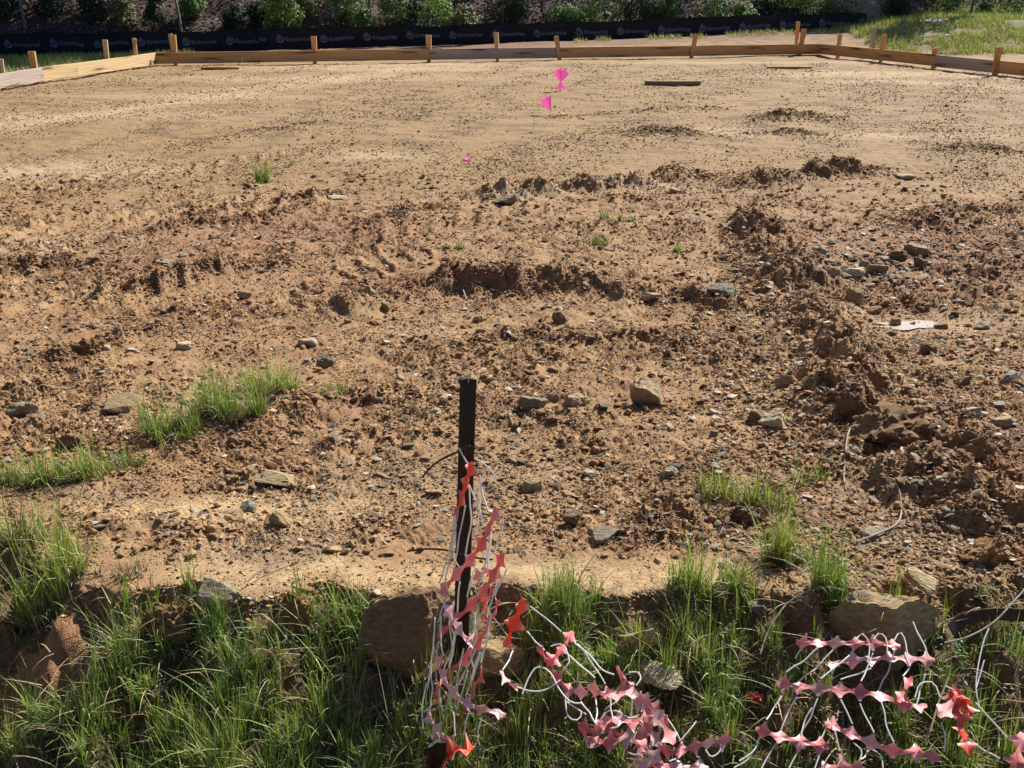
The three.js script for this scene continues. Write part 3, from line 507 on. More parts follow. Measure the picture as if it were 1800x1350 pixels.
// ------------------------------------------------------------------ printed silt fence
{
  const cv = document.createElement('canvas'); cv.width = 1024; cv.height = 512; const c = cv.getContext('2d');
  c.fillStyle = '#222226'; c.fillRect(0, 0, 1024, 512);
  for (let i = 0; i < 256; i++) { c.fillStyle = i % 2 ? 'rgba(30,31,37,0.55)' : 'rgba(8,8,11,0.55)'; c.fillRect(0, i * 2, 1024, 1); }
  c.fillStyle = '#777980'; c.font = 'bold 150px sans-serif'; c.textBaseline = 'middle'; c.fillText('Greenrise', 262, 262, 600);
  c.strokeStyle = '#777980'; c.lineWidth = 24; c.lineCap = 'round';
  c.beginPath(); c.arc(150, 272, 78, -2.2, 3.4); c.stroke(); c.beginPath(); c.arc(150, 290, 38, -2.6, 2.6); c.stroke(); c.beginPath(); c.moveTo(78, 250); c.quadraticCurveTo(80, 170, 150, 140); c.stroke(); c.beginPath(); c.moveTo(120, 262); c.quadraticCurveTo(140, 215, 182, 190); c.stroke();
  const print = new THREE.CanvasTexture(cv); print.colorSpace = THREE.SRGBColorSpace; print.wrapS = THREE.RepeatWrapping; print.wrapT = THREE.ClampToEdgeWrapping;
  const mat = new THREE.MeshStandardMaterial({ map: print, roughness: 0.85, side: THREE.DoubleSide });
  function fence(pts, label, off, ph) {           // pts: [x, y foot, y top, z]
    const o = thing('silt_fence', label, 'fence', [0, 0, 0], 'printed silt fence sheets'), n = 160, pos = [], uv = [], idx = []; let run = 0, last;
    const at = (t) => { const k = Math.min(pts.length - 2, Math.floor(t * (pts.length - 1))), f = t * (pts.length - 1) - k; return pts[k].map((v, i) => mix(v, pts[k + 1][i], f)); };
    for (const th of [0, -0.006]) { run = 0; last = null; for (let i = 0; i <= n; i++) { const [x, f, tp, z] = at(i / n); if (last) run += Math.hypot(x - last[0], z - last[1]); last = [x, z];
      const top = tp + 0.03 * n2(run * 0.45, ph) + 0.012 * n2(run * 2.4, ph) - 0.035 * Math.abs(Math.sin(run * 1.15 + ph)); for (let j = 0; j <= 5; j++) { const v = j / 5; pos.push(x, mix(f - 0.06, top, v), z + th + 0.06 * n2(run * 0.9, v * 1.4 + ph) + 0.03 * n2(run * 3.2 + v * 1.5, v * 2 + ph)); uv.push(run / 1.2 + off, v * 1.12 - 0.06 + 0.07 * n2(run * 0.5, ph) + 0.03 * n2(run * 2, ph)); } } }
    for (let s = 0; s < 2; s++) for (let i = 0; i < n; i++) for (let j = 0; j < 5; j++) { const a = s * (n + 1) * 6 + i * 6 + j, b = a + 6; idx.push(a, b, a + 1, a + 1, b, b + 1); }
    const g = new THREE.BufferGeometry(); g.setAttribute('position', new THREE.Float32BufferAttribute(pos, 3)); g.setAttribute('uv', new THREE.Float32BufferAttribute(uv, 2)); g.setIndex(idx); g.computeVertexNormals(); part('fabric', g, mat, o);
    const stake = new THREE.BoxGeometry(0.03, 0.75, 0.03), sm = WOOD.old; for (let i = 0; i <= 6; i++) { const [x, f, tp, z] = at(i / 6 * 0.98 + 0.01); const s = part('stake', stake, sm, o); s.position.set(x, tp - 0.39, z - 0.06); }
    return o;
  }
  const P = (a, b) => [a[0], a[1], b[1], a[2]];
  fence([P([-18.521,-0.088,-30.6], [-18.407,0.426,-30.6]), P([-14.068,-0.084,-31], [-13.978,0.452,-31]), P([-11.006,-0.051,-31.2], [-10.94,0.458,-31.2]), P([-8.988,-0.027,-31.3], [-8.932,0.498,-31.3]), P([-6.947,0.007,-31.5], [-6.904,0.534,-31.5])], 'shaded left sheet of the dark printed silt fence below the bank', 0.2, 3);
  fence([P([-7.014,0.029,-31.38], [-6.972,0.539,-31.38]), P([-2.245,0.121,-31.9], [-2.232,0.624,-31.9]), P([2.44,0.203,-32.4], [2.426,0.697,-32.4]), P([6.599,0.288,-32.9], [6.559,0.835,-32.9]), P([10.383,0.423,-33.4], [10.326,0.914,-33.4])], 'long dark printed silt fence sheet ending at the grass on the right', 0.66, 9);
}

// ------------------------------------------------------------------ plants
const leafMat = (r, g, b, t = 0.3) => new THREE.MeshPhysicalMaterial({ color: new THREE.Color().setRGB(r, g * 0.92, b * 0.9), roughness: 0.8, transmission: t, thickness: 0, side: THREE.DoubleSide });
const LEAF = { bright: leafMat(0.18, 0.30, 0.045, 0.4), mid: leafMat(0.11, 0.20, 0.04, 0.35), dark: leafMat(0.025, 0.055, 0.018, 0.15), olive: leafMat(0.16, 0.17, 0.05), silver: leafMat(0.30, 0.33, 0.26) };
const barkMat = new THREE.MeshStandardMaterial({ color: new THREE.Color().setRGB(0.20, 0.16, 0.12), map: rockTint, bumpMap: rockBump, bumpScale: 0.01, roughness: 0.95 });
const paleBark = new THREE.MeshStandardMaterial({ color: new THREE.Color().setRGB(0.34, 0.30, 0.26), map: rockTint, bumpMap: rockBump, bumpScale: 0.01, roughness: 0.95 });
function leaves(n, size, put) {                  // put(i) gives [x, y, z, outward vector]
  const pos = [], nor = [], idx = [], a = V(), b = V(), up = V();
  for (let i = 0; i < n; i++) {
    const [x, y, z, ox, oy, oz] = put(i), s = size * rr(0.6, 1.3); up.set(ox + gauss() * 0.8, oy + gauss() * 0.8 + 0.3, oz + gauss() * 0.8).normalize(); a.set(gauss(), gauss(), gauss()).cross(up).normalize(); b.crossVectors(up, a);
    const k = pos.length / 3;
    for (const [u, v, w] of [[0, -1, 0], [0.42, 0, 0.12], [0, 1, -0.05], [-0.42, 0, 0.12]]) { pos.push(x + (a.x * u + b.x * v + up.x * w) * s, y + (a.y * u + b.y * v + up.y * w) * s, z + (a.z * u + b.z * v + up.z * w) * s); nor.push(up.x, up.y, up.z); }
    idx.push(k, k + 1, k + 2, k, k + 2, k + 3);
  }
  const g = new THREE.BufferGeometry(); g.setAttribute('position', new THREE.Float32BufferAttribute(pos, 3)); g.setAttribute('normal', new THREE.Float32BufferAttribute(nor, 3)); g.setIndex(idx); return g;
}
function clumpLeaves(n, size, rx, ry, y0, shape) {
  const cl = []; const m = rx > 2.2 ? 40 : 17; for (let i = 0; i < m; i++) { const a = rr(0, 6.28), v = rnd(), q = shape === 'cone' ? 1 - 0.75 * v : Math.sqrt(Math.max(0.1, 1 - (v * 2 - 1) ** 2)); cl.push([Math.cos(a) * rx * 0.62 * q * rr(0.5, 1), y0 + v * ry * 0.9 + 0.05 * ry, Math.sin(a) * rx * 0.62 * q * rr(0.5, 1), rr(0.22, 0.42) * rx * (0.5 + q * 0.6)]); }
  return leaves(n, size, () => { const c = cl[(rnd() * m) | 0], o = V(gauss(), gauss(), gauss()).normalize(), r = c[3] * Math.cbrt(rr(0.2, 1)) * 1.25; return [c[0] + o.x * r, Math.max(0.02, c[1] + o.y * r * 1.1), c[2] + o.z * r, o.x, o.y, o.z]; });
}
function trunkGeo(h, r0, r1, bend = 0.15) { const a = rr(0, 6.28), pts = []; for (let i = 0; i <= 6; i++) pts.push(V(Math.cos(a) * bend * Math.sin(i / 6 * 2.4) * 0.5 + 0.03 * gauss(), i / 6 * h - (i ? 0 : 0.2), Math.sin(a) * bend * Math.sin(i / 6 * 2.4) * 0.5)); const cu = new THREE.CatmullRomCurve3(pts), g = new THREE.TubeGeometry(cu, 14, 1, 7, false), p = g.attributes.position, q = V(); for (let j = 0; j <= 14; j++) { const c = cu.getPointAt(j / 14), r = mix(r0, r1, j / 14); for (let i = 0; i <= 7; i++) { const k = j * 8 + i; q.fromBufferAttribute(p, k).sub(c).multiplyScalar(r).add(c); p.setXYZ(k, q.x, q.y, q.z); } } return g; }
function shrub(x, z, rx, h, kind, label, o = {}) {
  const g = thing('shrub', label, 'shrub', [x, height(x, z), z], 'shrubs on the planted bank');
  const stems = []; for (let i = 0; i < 4; i++) { const t = trunkGeo(h * 0.75, 0.016, 0.005, 0.25); t.rotateY(rr(0, 6)); t.rotateZ(rr(-0.3, 0.3)); stems.push(t); } part('stems', mergeGeometries(stems), barkMat, g);
  part('foliage', clumpLeaves(Math.round((o.n ?? 1100) * 1.7), (o.leaf ?? 0.045) * 1.1, rx, h, 0.02, o.shape), LEAF[kind], g); return g;
}
function tree(x, z, h, label, o = {}) {
  const g = thing('tree', label, 'tree', [x, height(x, z), z], 'young trees on the planted bank');
  part('trunk', trunkGeo(h * 0.8, o.r ?? 0.05, 0.02, 0.3), o.pale ? paleBark : barkMat, g);
  const br = []; for (let i = 0; i < 6; i++) { const b = trunkGeo(h * 0.35, 0.022, 0.006, 0.2); b.rotateZ(rr(0.5, 1.1)); b.rotateY(i * 1.05 + rr(0, 0.6)); b.translate(0, h * rr(0.4, 0.68), 0); br.push(b); } part('branches', mergeGeometries(br), barkMat, g);
  part('crown', clumpLeaves(o.n ?? 3800, 0.13, o.rx ?? 1.7, h * 0.62, h * 0.4), LEAF[o.kind ?? 'mid'], g); return g;
}
console.log('plants');
const onBank = (px, D) => [(px - 900) / 1900 * (D * 0.936 + 0.45), -D];
const SH = [
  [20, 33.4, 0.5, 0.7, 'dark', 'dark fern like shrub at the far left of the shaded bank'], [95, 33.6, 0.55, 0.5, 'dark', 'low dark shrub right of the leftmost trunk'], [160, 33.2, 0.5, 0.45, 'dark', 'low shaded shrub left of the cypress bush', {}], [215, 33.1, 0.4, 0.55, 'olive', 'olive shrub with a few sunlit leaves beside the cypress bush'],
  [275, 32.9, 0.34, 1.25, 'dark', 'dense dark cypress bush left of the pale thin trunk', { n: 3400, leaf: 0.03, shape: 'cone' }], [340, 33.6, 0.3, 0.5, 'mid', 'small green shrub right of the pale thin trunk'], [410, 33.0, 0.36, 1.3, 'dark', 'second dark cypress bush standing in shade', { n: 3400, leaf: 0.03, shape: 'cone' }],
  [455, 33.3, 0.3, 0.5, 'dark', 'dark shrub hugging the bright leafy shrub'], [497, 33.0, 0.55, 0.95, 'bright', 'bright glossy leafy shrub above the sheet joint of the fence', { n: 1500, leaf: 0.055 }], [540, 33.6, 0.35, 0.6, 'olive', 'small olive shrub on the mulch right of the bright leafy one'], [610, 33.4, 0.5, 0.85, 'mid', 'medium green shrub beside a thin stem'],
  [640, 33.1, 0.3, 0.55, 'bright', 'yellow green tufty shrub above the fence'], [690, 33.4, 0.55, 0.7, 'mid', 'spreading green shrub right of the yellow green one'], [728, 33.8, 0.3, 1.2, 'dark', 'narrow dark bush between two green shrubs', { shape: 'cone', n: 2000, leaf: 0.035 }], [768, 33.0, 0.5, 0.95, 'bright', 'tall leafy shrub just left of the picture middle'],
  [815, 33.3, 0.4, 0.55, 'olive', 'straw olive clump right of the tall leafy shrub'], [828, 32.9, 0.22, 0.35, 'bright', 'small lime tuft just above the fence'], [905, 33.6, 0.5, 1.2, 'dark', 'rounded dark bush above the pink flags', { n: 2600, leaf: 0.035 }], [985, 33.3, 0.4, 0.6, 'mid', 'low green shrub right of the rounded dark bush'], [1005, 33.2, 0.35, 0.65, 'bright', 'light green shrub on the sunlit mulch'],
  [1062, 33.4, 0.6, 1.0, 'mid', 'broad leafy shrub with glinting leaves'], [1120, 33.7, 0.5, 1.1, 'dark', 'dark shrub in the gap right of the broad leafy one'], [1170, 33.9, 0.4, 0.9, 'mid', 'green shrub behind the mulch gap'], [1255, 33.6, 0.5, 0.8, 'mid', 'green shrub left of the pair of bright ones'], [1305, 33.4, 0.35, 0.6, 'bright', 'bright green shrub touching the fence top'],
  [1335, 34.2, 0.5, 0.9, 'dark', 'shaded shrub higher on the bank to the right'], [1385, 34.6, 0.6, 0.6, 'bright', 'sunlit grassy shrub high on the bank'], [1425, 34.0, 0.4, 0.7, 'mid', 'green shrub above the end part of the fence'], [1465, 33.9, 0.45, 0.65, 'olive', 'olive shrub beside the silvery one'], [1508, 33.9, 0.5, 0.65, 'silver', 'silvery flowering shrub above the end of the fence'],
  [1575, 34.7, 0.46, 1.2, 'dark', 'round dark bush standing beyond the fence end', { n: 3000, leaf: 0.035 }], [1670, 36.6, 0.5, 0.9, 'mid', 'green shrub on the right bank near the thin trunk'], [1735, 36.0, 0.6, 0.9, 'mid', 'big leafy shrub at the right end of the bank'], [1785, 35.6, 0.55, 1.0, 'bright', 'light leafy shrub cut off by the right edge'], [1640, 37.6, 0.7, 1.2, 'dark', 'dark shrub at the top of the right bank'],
  [560, 35.3, 0.7, 1.0, 'mid', 'upper row green shrub behind the olive one'], [830, 35.3, 0.8, 1.0, 'mid', 'upper row shrub behind the straw olive clump'], [960, 35.5, 0.7, 0.9, 'olive', 'upper row olive shrub right of the rounded dark bush'], [1220, 35.6, 0.8, 1.0, 'bright', 'upper row bright shrub above the mulch gap'], [660, 35.4, 0.7, 1.0, 'bright', 'upper row bright shrub behind the tufty one'], [1080, 35.7, 0.8, 1.1, 'mid', 'upper row shrub behind the broad leafy one'], [1460, 36.0, 0.8, 1.0, 'mid', 'upper row shrub behind the silvery one'],
];
for (const [px, D, rx, h, kind, label, o] of SH) { const [x, z] = onBank(px, D); shrub(x, z, rx * 1.45, h * 1.25, kind, label, o); }
const TR = [[45, 33.0, 5.5, 'young tree with a thin grey trunk at the far left', { pale: true, rx: 2.2, r: 0.055 }], [318, 32.9, 5.0, 'young tree with a pale thin trunk between the cypress bushes', { pale: true, rx: 1.9, r: 0.045 }], [598, 33.2, 4.5, 'young tree with a very thin stem above the fence', { r: 0.03, rx: 0.9, n: 1200 }], [886, 33.2, 4.5, 'young tree with a thin dark stem beside the rounded dark bush', { r: 0.03, rx: 0.9, n: 1200 }], [1703, 34.8, 4.6, 'young tree with a thin dark trunk on the right bank', { r: 0.045, rx: 1.3, n: 2000 }],
  [650, 34.2, 13, 'tall slender tree on the bank behind the yellow green shrub', { r: 0.05, rx: 3.0, n: 15000 }], [490, 34.4, 13, 'tall slender tree behind the bright glossy shrub', { r: 0.05, rx: 3.2, n: 16000 }], [430, 38, 12, 'tall tree at the top of the bank above the second cypress bush', { r: 0.08, rx: 3.2, n: 15000 }], [262, 37, 10, 'tall tree at the top of the bank above the first cypress bush', { r: 0.08, rx: 3.2, n: 15000 }], [110, 36.5, 9, 'tall tree at the top of the shaded left bank', { r: 0.08, rx: 3.2, n: 15000 }],
  [330, 35.4, 6.2, 'low spreading tree behind the second cypress bush', { r: 0.05, rx: 2.4, n: 9000 }], [170, 35.2, 6.2, 'low spreading tree on the shaded left bank', { r: 0.05, rx: 2.4, n: 9000 }],
  [1660, 40, 7, 'tree at the top of the right bank', { r: 0.09, rx: 2, n: 4500 }]];
for (const [px, D, h, label, o] of TR) { const [x, z] = onBank(px, D); tree(x, z, h, label, o); }

// ------------------------------------------------------------------ grass
function bladeGeo(curve, twist, segsN = 4) {     // unit blade: 1 tall, 1 wide at the foot, leaning towards +z
  const pos = [], idx = [], nor = [];
  for (let i = 0; i <= segsN; i++) { const t = i / segsN, w = 0.5 * (1 - t * t * 0.96), y = t * (1 - 0.35 * curve * t), z = curve * t * t * 0.9, a = twist * t; pos.push(-w, y, z, w, y + a * 0.0, z); }
  for (let i = 0; i < segsN; i++) { const a = i * 2; idx.push(a, a + 1, a + 2, a + 1, a + 3, a + 2); }
  const g = new THREE.BufferGeometry(); g.setAttribute('position', new THREE.Float32BufferAttribute(pos, 3)); g.setIndex(idx); g.computeVertexNormals(); return g;
}
const BLADES = [[0.04, 0.3], [0.13, -0.6], [0.27, 0.8], [0.45, -0.5], [0.8, 0.4], [0.08, 1.2]].map(([c, t]) => bladeGeo(c, t));
const grassMat = new THREE.MeshPhysicalMaterial({ color: 0xffffff, vertexColors: true, roughness: 0.8, transmission: 0.42, thickness: 0, side: THREE.DoubleSide });
const grassInst = new THREE.MeshPhysicalMaterial({ color: 0xffffff, roughness: 0.8, transmission: 0.42, thickness: 0, side: THREE.DoubleSide });
const strawMat = new THREE.MeshStandardMaterial({ color: 0xffffff, vertexColors: true, roughness: 0.8, side: THREE.DoubleSide });
const strawInst = new THREE.MeshStandardMaterial({ color: 0xffffff, roughness: 0.8, side: THREE.DoubleSide });
const green = (y = 0) => { const t = clamp(rnd() * 0.75 + y), k = rr(0.8, 1.2); return [mix(0.135, 0.43, t) * k, mix(0.265, 0.46, t) * k, mix(0.028, 0.07, t) * k]; };
const straw = () => { const k = rr(0.6, 1.15); return [0.40 * k, 0.30 * k, 0.17 * k]; };
const red = () => { const k = rr(0.7, 1.1); return [0.26 * k, 0.13 * k, 0.07 * k]; };
const mm = new THREE.Matrix4(), mq = new THREE.Quaternion(), me = new THREE.Euler();
function bladeMatrix(x, y, z, L, w, lean, az) { me.set(lean, az, 0, 'YXZ'); return new THREE.Matrix4().compose(V(x, y, z), mq.setFromEuler(me), V(w, L, L)); }
function tint(g, c) { const n = g.attributes.position.count, a = new Float32Array(n * 3); for (let i = 0; i < n; i++) a.set(c, i * 3); g.setAttribute('color', new THREE.BufferAttribute(a, 3)); return g; }
// a tuft: blades fanning from several crowns inside an ellipse
function tuft([x, z], rx, rz, L, n, label, o = {}) {
  const y = height(x, z), t = thing('grass_tuft', label, 'grass tuft', [x, y, z], 'grass tufts on the bare ground'), a = [], b = [];
  const crowns = []; const m = Math.max(2, Math.round(n / 20)); for (let i = 0; i < m; i++) { const q = Math.sqrt(rnd()), th = rr(0, 6.28); crowns.push([Math.cos(th) * rx * q, Math.sin(th) * rz * q, 0.25 + 1.0 * rnd() ** 1.4]); }
  for (let i = 0; i < n; i++) {
    const [cx, cz, ck] = crowns[(rnd() * m) | 0], u = cx + gauss() * 0.016, w = cz + gauss() * 0.016, hh = height(x + u, z + w) - y - 0.005, dry = rnd() < (o.dry ?? 0.22) + 0.14;
    const len = L * ck * rr(0.3, 1.1) * (dry ? 0.6 : 1), g = BLADES[(rnd() * 6) | 0].clone().applyMatrix4(bladeMatrix(u, hh, w, len, rr(0.0026, 0.0055) * (o.w ?? 1), Math.abs(gauss()) * (dry ? 1.2 : 0.42) + 0.03, rr(0, 6.28)));
    (dry ? b : a).push(tint(g, dry ? (rnd() < 0.5 ? straw() : red()) : green(o.y ?? 0)));
  }
  part('green_blades', mergeGeometries(a), grassMat, t); if (b.length) part('dry_blades', mergeGeometries(b), strawMat, t); return t;
}
console.log('grass');
tuft([-1.261,-4.424], 0.17, 0.10, 0.297, 1488, 'big grass clump with a thick yellow green crest, largest on the bare ground', { y: 0.14, dry: 0.3 });
tuft([-1.144,-4.808], 0.13, 0.07, 0.216, 792, 'sunny upper right end of the big grass clump', { y: 0.3 });
tuft([-1.457,-4.232], 0.14, 0.08, 0.230, 864, 'lower left end of the big grass clump', { y: 0.05, dry: 0.3 });
tuft([-0.868,-4.808], 0.08, 0.05, 0.121, 288, 'thin half dry tuft at the right tip of the big clump', { dry: 0.5, y: 0.3 });
tuft([-1.709,-3.868], 0.12, 0.06, 0.189, 624, 'bright green tuft left of the sandy patch', { y: 0.15 });
tuft([-1.891,-3.82], 0.12, 0.06, 0.216, 576, 'grass tuft at the left edge of the picture', { dry: 0.35 });
tuft([-1.554,-3.976], 0.09, 0.05, 0.121, 312, 'short scrappy tuft between the clump and the bright one', { dry: 0.4 });
tuft([-2.398,-10.416], 0.09, 0.08, 0.257, 216, 'small lone green tuft on the left part of the pad', { w: 2.2, dry: 0.1 });
tuft([-2.298,-11.42], 0.05, 0.05, 0.121, 72, 'tiny tuft up and right of the lone green one', { w: 2.2 });
tuft([0.898,-8.656], 0.2, 0.12, 0.162, 288, 'sparse dry tuft beyond the middle of the pad', { w: 1.8, dry: 0.6 });
tuft([0.608,-7.82], 0.11, 0.07, 0.135, 192, 'short green tuft below the sparse dry one', { w: 1.7 });
tuft([1.238,-7.68], 0.12, 0.08, 0.121, 168, 'thin green sprouts right of the short green tuft', { w: 1.7, dry: 0.4 });
tuft([-0.433,-7.68], 0.07, 0.05, 0.095, 96, 'little green sprouts left of the pad middle', { w: 1.7 });
tuft([-0.683,-8.08], 0.05, 0.04, 0.095, 62, 'tiny sprout left of the little green sprouts', { w: 1.7 });
tuft([0.781,-3.648], 0.10, 0.05, 0.189, 552, 'half dry tuft with reddish stems right of the blue grey rock', { dry: 0.45, y: 0.25 });
tuft([0.947,-3.624], 0.10, 0.05, 0.203, 528, 'taller half dry tuft next to the reddish one', { dry: 0.45, y: 0.2 });
tuft([0.927,-3.224], 0.07, 0.05, 0.270, 528, 'tall yellow green tuft left of the curved root', { dry: 0.2, y: 0.3 });
tuft([1.026,-3.02], 0.06, 0.04, 0.270, 624, 'vivid green upright tuft left of the large boulder', { dry: 0.08, y: 0.0 });
tuft([0.579,-3.032], 0.07, 0.04, 0.230, 528, 'slim green tuft on the lip between sand and grass', { dry: 0.2, y: 0.2 });
tuft([1.157,-3.82], 0.06, 0.05, 0.135, 192, 'small olive tuft at the foot of the spoil ridge', { dry: 0.4 });
tuft([1.231,-2.964], 0.05, 0.04, 0.216, 216, 'thin grass growing in front of the large boulder', { dry: 0.15 });
tuft([-1.537,-3.132], 0.12, 0.08, 0.270, 1008, 'bushy yellow green tuft at the left end of the bank', { y: 0.25 });
tuft([-1.721,-3.32], 0.12, 0.07, 0.243, 624, 'half dry tuft above the bushy one at the left end', { dry: 0.4, y: 0.1 });
tuft([0.182,-2.98], 0.12, 0.05, 0.216, 720, 'grass tuft on the bank right of the orange netting', { dry: 0.2 });
tuft([0.829,-3.512], 0.16, 0.05, 0.10, 420, 'reddish brown dead grass below the half dry tufts', { dry: 0.84 });
tuft([1.004,-3.224], 0.10, 0.07, 0.11, 380, 'reddish brown dead grass between the tall tufts left of the curved root', { dry: 0.84 });
tuft([0.61,-3.3], 0.07, 0.05, 0.09, 160, 'sparse dead grass on the sand left of the reddish patch', { dry: 0.8 });
tuft([-1.292,-3.132], 0.10, 0.05, 0.11, 360, 'grey brown dead stalks on the left bank edge', { dry: 0.84 });
tuft([-0.868,-4.488], 0.16, 0.06, 0.07, 320, 'dead thatch spreading right of the big grass clump', { dry: 0.84 });
tuft([-1.343,-4.088], 0.16, 0.05, 0.08, 300, 'dead thatch along the lower side of the big grass clump', { dry: 0.84 });
tuft([0.722,-3.06], 0.06, 0.04, 0.2, 240, 'tall straggly green tuft between the slim and the vivid tufts', { dry: 0.2, y: 0.2 });
tuft([8.723,-27.008], 0.25, 0.2, 0.270, 144, 'straw tuft at the foot of the right formwork', { w: 3.5, dry: 0.5, y: 0.4 });
{
  const holder = stuff('grass', 'dense green grass covering the near bank at the bottom of the picture', 'grass'), lists = BLADES.map(() => []), dl = BLADES.map(() => []);
  const clumps = []; for (let i = 0; i < 2600; i++) { const D = rr(1.5, 3.1); clumps.push([rr(-1, 1) * (0.62 * D + 0.3), D, rr(-0.14, 0.14), rr(-0.14, 0.14), rr(0.55, 1.35), rr(-0.2, 0.3)]); }
  for (let i = 0; i < 125000; i++) {
    const q = rnd() < 0.72 ? clumps[(rnd() * clumps.length) | 0] : null;
    const D = q ? q[1] + gauss() * 0.022 : rr(1.5, 3.12), x = q ? q[0] + gauss() * 0.022 : rr(-1, 1) * (0.62 * D + 0.3), e = edgeAt(x) - D;
    if (e < -0.03) continue;
    const px = x / D;
    let dens = 0.35 + 0.65 * ss(-0.25, 0.35, n2(x * 2.6 + 60, D * 2.6) + 0.5 * m2(x * 7, D * 7));
    dens *= ss(0.0, 0.1, e + 0.05 * n2(x * 6, 4));
    if (x > -0.28 && x < 0.02 && e < 0.3) dens *= 0.15;                        // stones under the post
    if (x > 0.75 && e < 0.22) dens *= 0.55; if (x > 1.35 && e < 0.5) dens *= 0.35;
    if (x < -1.28 && D > 2.72 && D < 3.08) dens *= 0.06;                       // bare clay patch at the left
    if (rnd() > dens) continue;
    const under = (x > 0.72 && x < 1.15 && D < 2.95) || (x > 0.1 && x < 0.6 && D < 2.78) ? 0.62 : 1;
    const dry = rnd() < (q ? 0.1 : 0.34) + 0.15 * ss(0.2, 0.8, m2(x * 3, D * 3 + 8)), cl = (q ? q[4] : 0.7) * (0.85 + 0.3 * n2(x * 3.3, D * 3.3 + 21)), L = (dry ? rr(0.06, 0.18) : rr(0.05, 0.19)) * under * cl * (rnd() < 0.03 ? 1.5 : 1), v = (rnd() * 6) | 0;
    (dry ? dl : lists)[v].push([bladeMatrix(x, height(x, -D) - 0.005, -D, L, rr(0.0026, 0.0055), Math.abs(gauss()) * (dry ? 1.0 : q ? 0.24 : 0.42) + 0.02, rr(0, 6.28)), dry ? (rnd() < 0.75 ? straw() : red()) : green((q ? q[5] : -0.1) + 0.15 * n2(x * 2, D * 2))]);
  }
  for (let i = 0; i < 1500; i++) { const D = rr(1.6, 3.05), x = rr(-1, 1) * (0.6 * D + 0.2), e = edgeAt(x) - D; if (e < 0.02) continue; dl[3 + (i % 3)].push([bladeMatrix(x, height(x, -D) + rr(0.01, 0.06), -D, rr(0.06, 0.2), rr(0.002, 0.004), rr(0.8, 1.5), rr(0, 6.28)), straw()]); }
  const weed = leaves(1, 1, () => [0, 0, 0, 0, 1, 0]), wl = []; for (let i = 0; i < 900; i++) { const D = rr(1.6, 3.0), x = rr(-1, 1) * (0.6 * D + 0.2); if (edgeAt(x) - D < 0.1 || n2(x * 1.8 + 33, D * 1.8) < -0.05) continue; for (let j = 0; j < 9; j++) { const u = x + gauss() * 0.02, w = D + gauss() * 0.02, sc = rr(0.005, 0.011), k = rr(0.7, 1.2); me.set(gauss() * 0.6, rr(0, 6.28), gauss() * 0.6); wl.push([new THREE.Matrix4().compose(V(u, height(u, -w) + rr(0.005, 0.06), -w), mq.setFromEuler(me), V(sc, sc, sc)), [0.15 * k, 0.25 * k, 0.045 * k]]); } }
  scatter(holder, 'weed_leaves', weed, grassInst, wl);
  BLADES.forEach((g, i) => { scatter(holder, numbered('grass_blades'), g, grassInst, lists[i]); scatter(holder, numbered('dry_grass_blades'), g, strawInst, dl[i]); });
}
{
  const holder = stuff('far_grass', 'rough grass beyond the formwork on both sides', 'grass'), lists = BLADES.map(() => []);
  for (let i = 0; i < 130000; i++) {
    const right = rnd() < 0.68, x = right ? rr(9.4, 22) : rr(-18, -8.2), D = right ? rr(24.5, 38) : rr(22, 31);
    const b = n2(x * 0.5, D * 0.5) + 0.5 * m2(x * 1.7, D * 1.7); if (b < (right ? -0.25 : -0.2)) continue;
    if (right) { const foot = 32.6 + 0.09 * x + 0.6 * (x - 9.5); if (D > foot + 1.2 || D < 28.2 - 0.25 * (x - 10) + 0.5 * b) continue; } else if (x > -8.9 + (D - 22) * 0.25) continue;
    lists[(rnd() * 6) | 0].push([bladeMatrix(x, height(x, -D) - 0.02, -D, rr(0.08, 0.26), rr(0.012, 0.026), Math.abs(gauss()) * 0.7, rr(0, 6.28)), rnd() < 0.22 ? straw() : green(0.28)]);
  }
  for (let i = 0; i < 2500; i++) { const x = rr(1.5, 9.5), D = 31.9 + 0.1 * x + rr(-0.9, 0.1); if (n2(x * 1.1, 5) < -0.1) continue; lists[(rnd() * 6) | 0].push([bladeMatrix(x, height(x, -D) - 0.02, -D, rr(0.06, 0.2), rr(0.012, 0.022), Math.abs(gauss()) * 0.6, rr(0, 6.28)), rnd() < 0.4 ? straw() : green(0.4)]); }
  BLADES.forEach((g, i) => scatter(holder, numbered('far_grass_blades'), g, grassInst, lists[i]));
}
{
  const holder = stuff('bark_mulch', 'bark chips and leaf litter covering the planted bank', 'mulch'), g = new THREE.BoxGeometry(1, 0.35, 0.4), l = [];
  for (let i = 0; i < 22000; i++) { const x = rr(-18, 19), foot = 32.6 + 0.09 * x + (x > 9.5 ? 0.6 * (x - 9.5) : 0), D = foot + rr(0, 1) ** 1.3 * 4.5, k = rr(0.5, 1.5); me.set(gauss() * 0.7, rr(0, 6.28), gauss() * 0.7); l.push([new THREE.Matrix4().compose(V(x, height(x, -D) + 0.01, -D), mq.setFromEuler(me), V(rr(0.03, 0.11), rr(0.03, 0.08), rr(0.03, 0.09))), rnd() < 0.3 ? [0.30 * k, 0.22 * k, 0.17 * k] : [0.13 * k, 0.075 * k, 0.05 * k]]); }
  scatter(holder, 'bark_chips', g, strawInst, l);
}
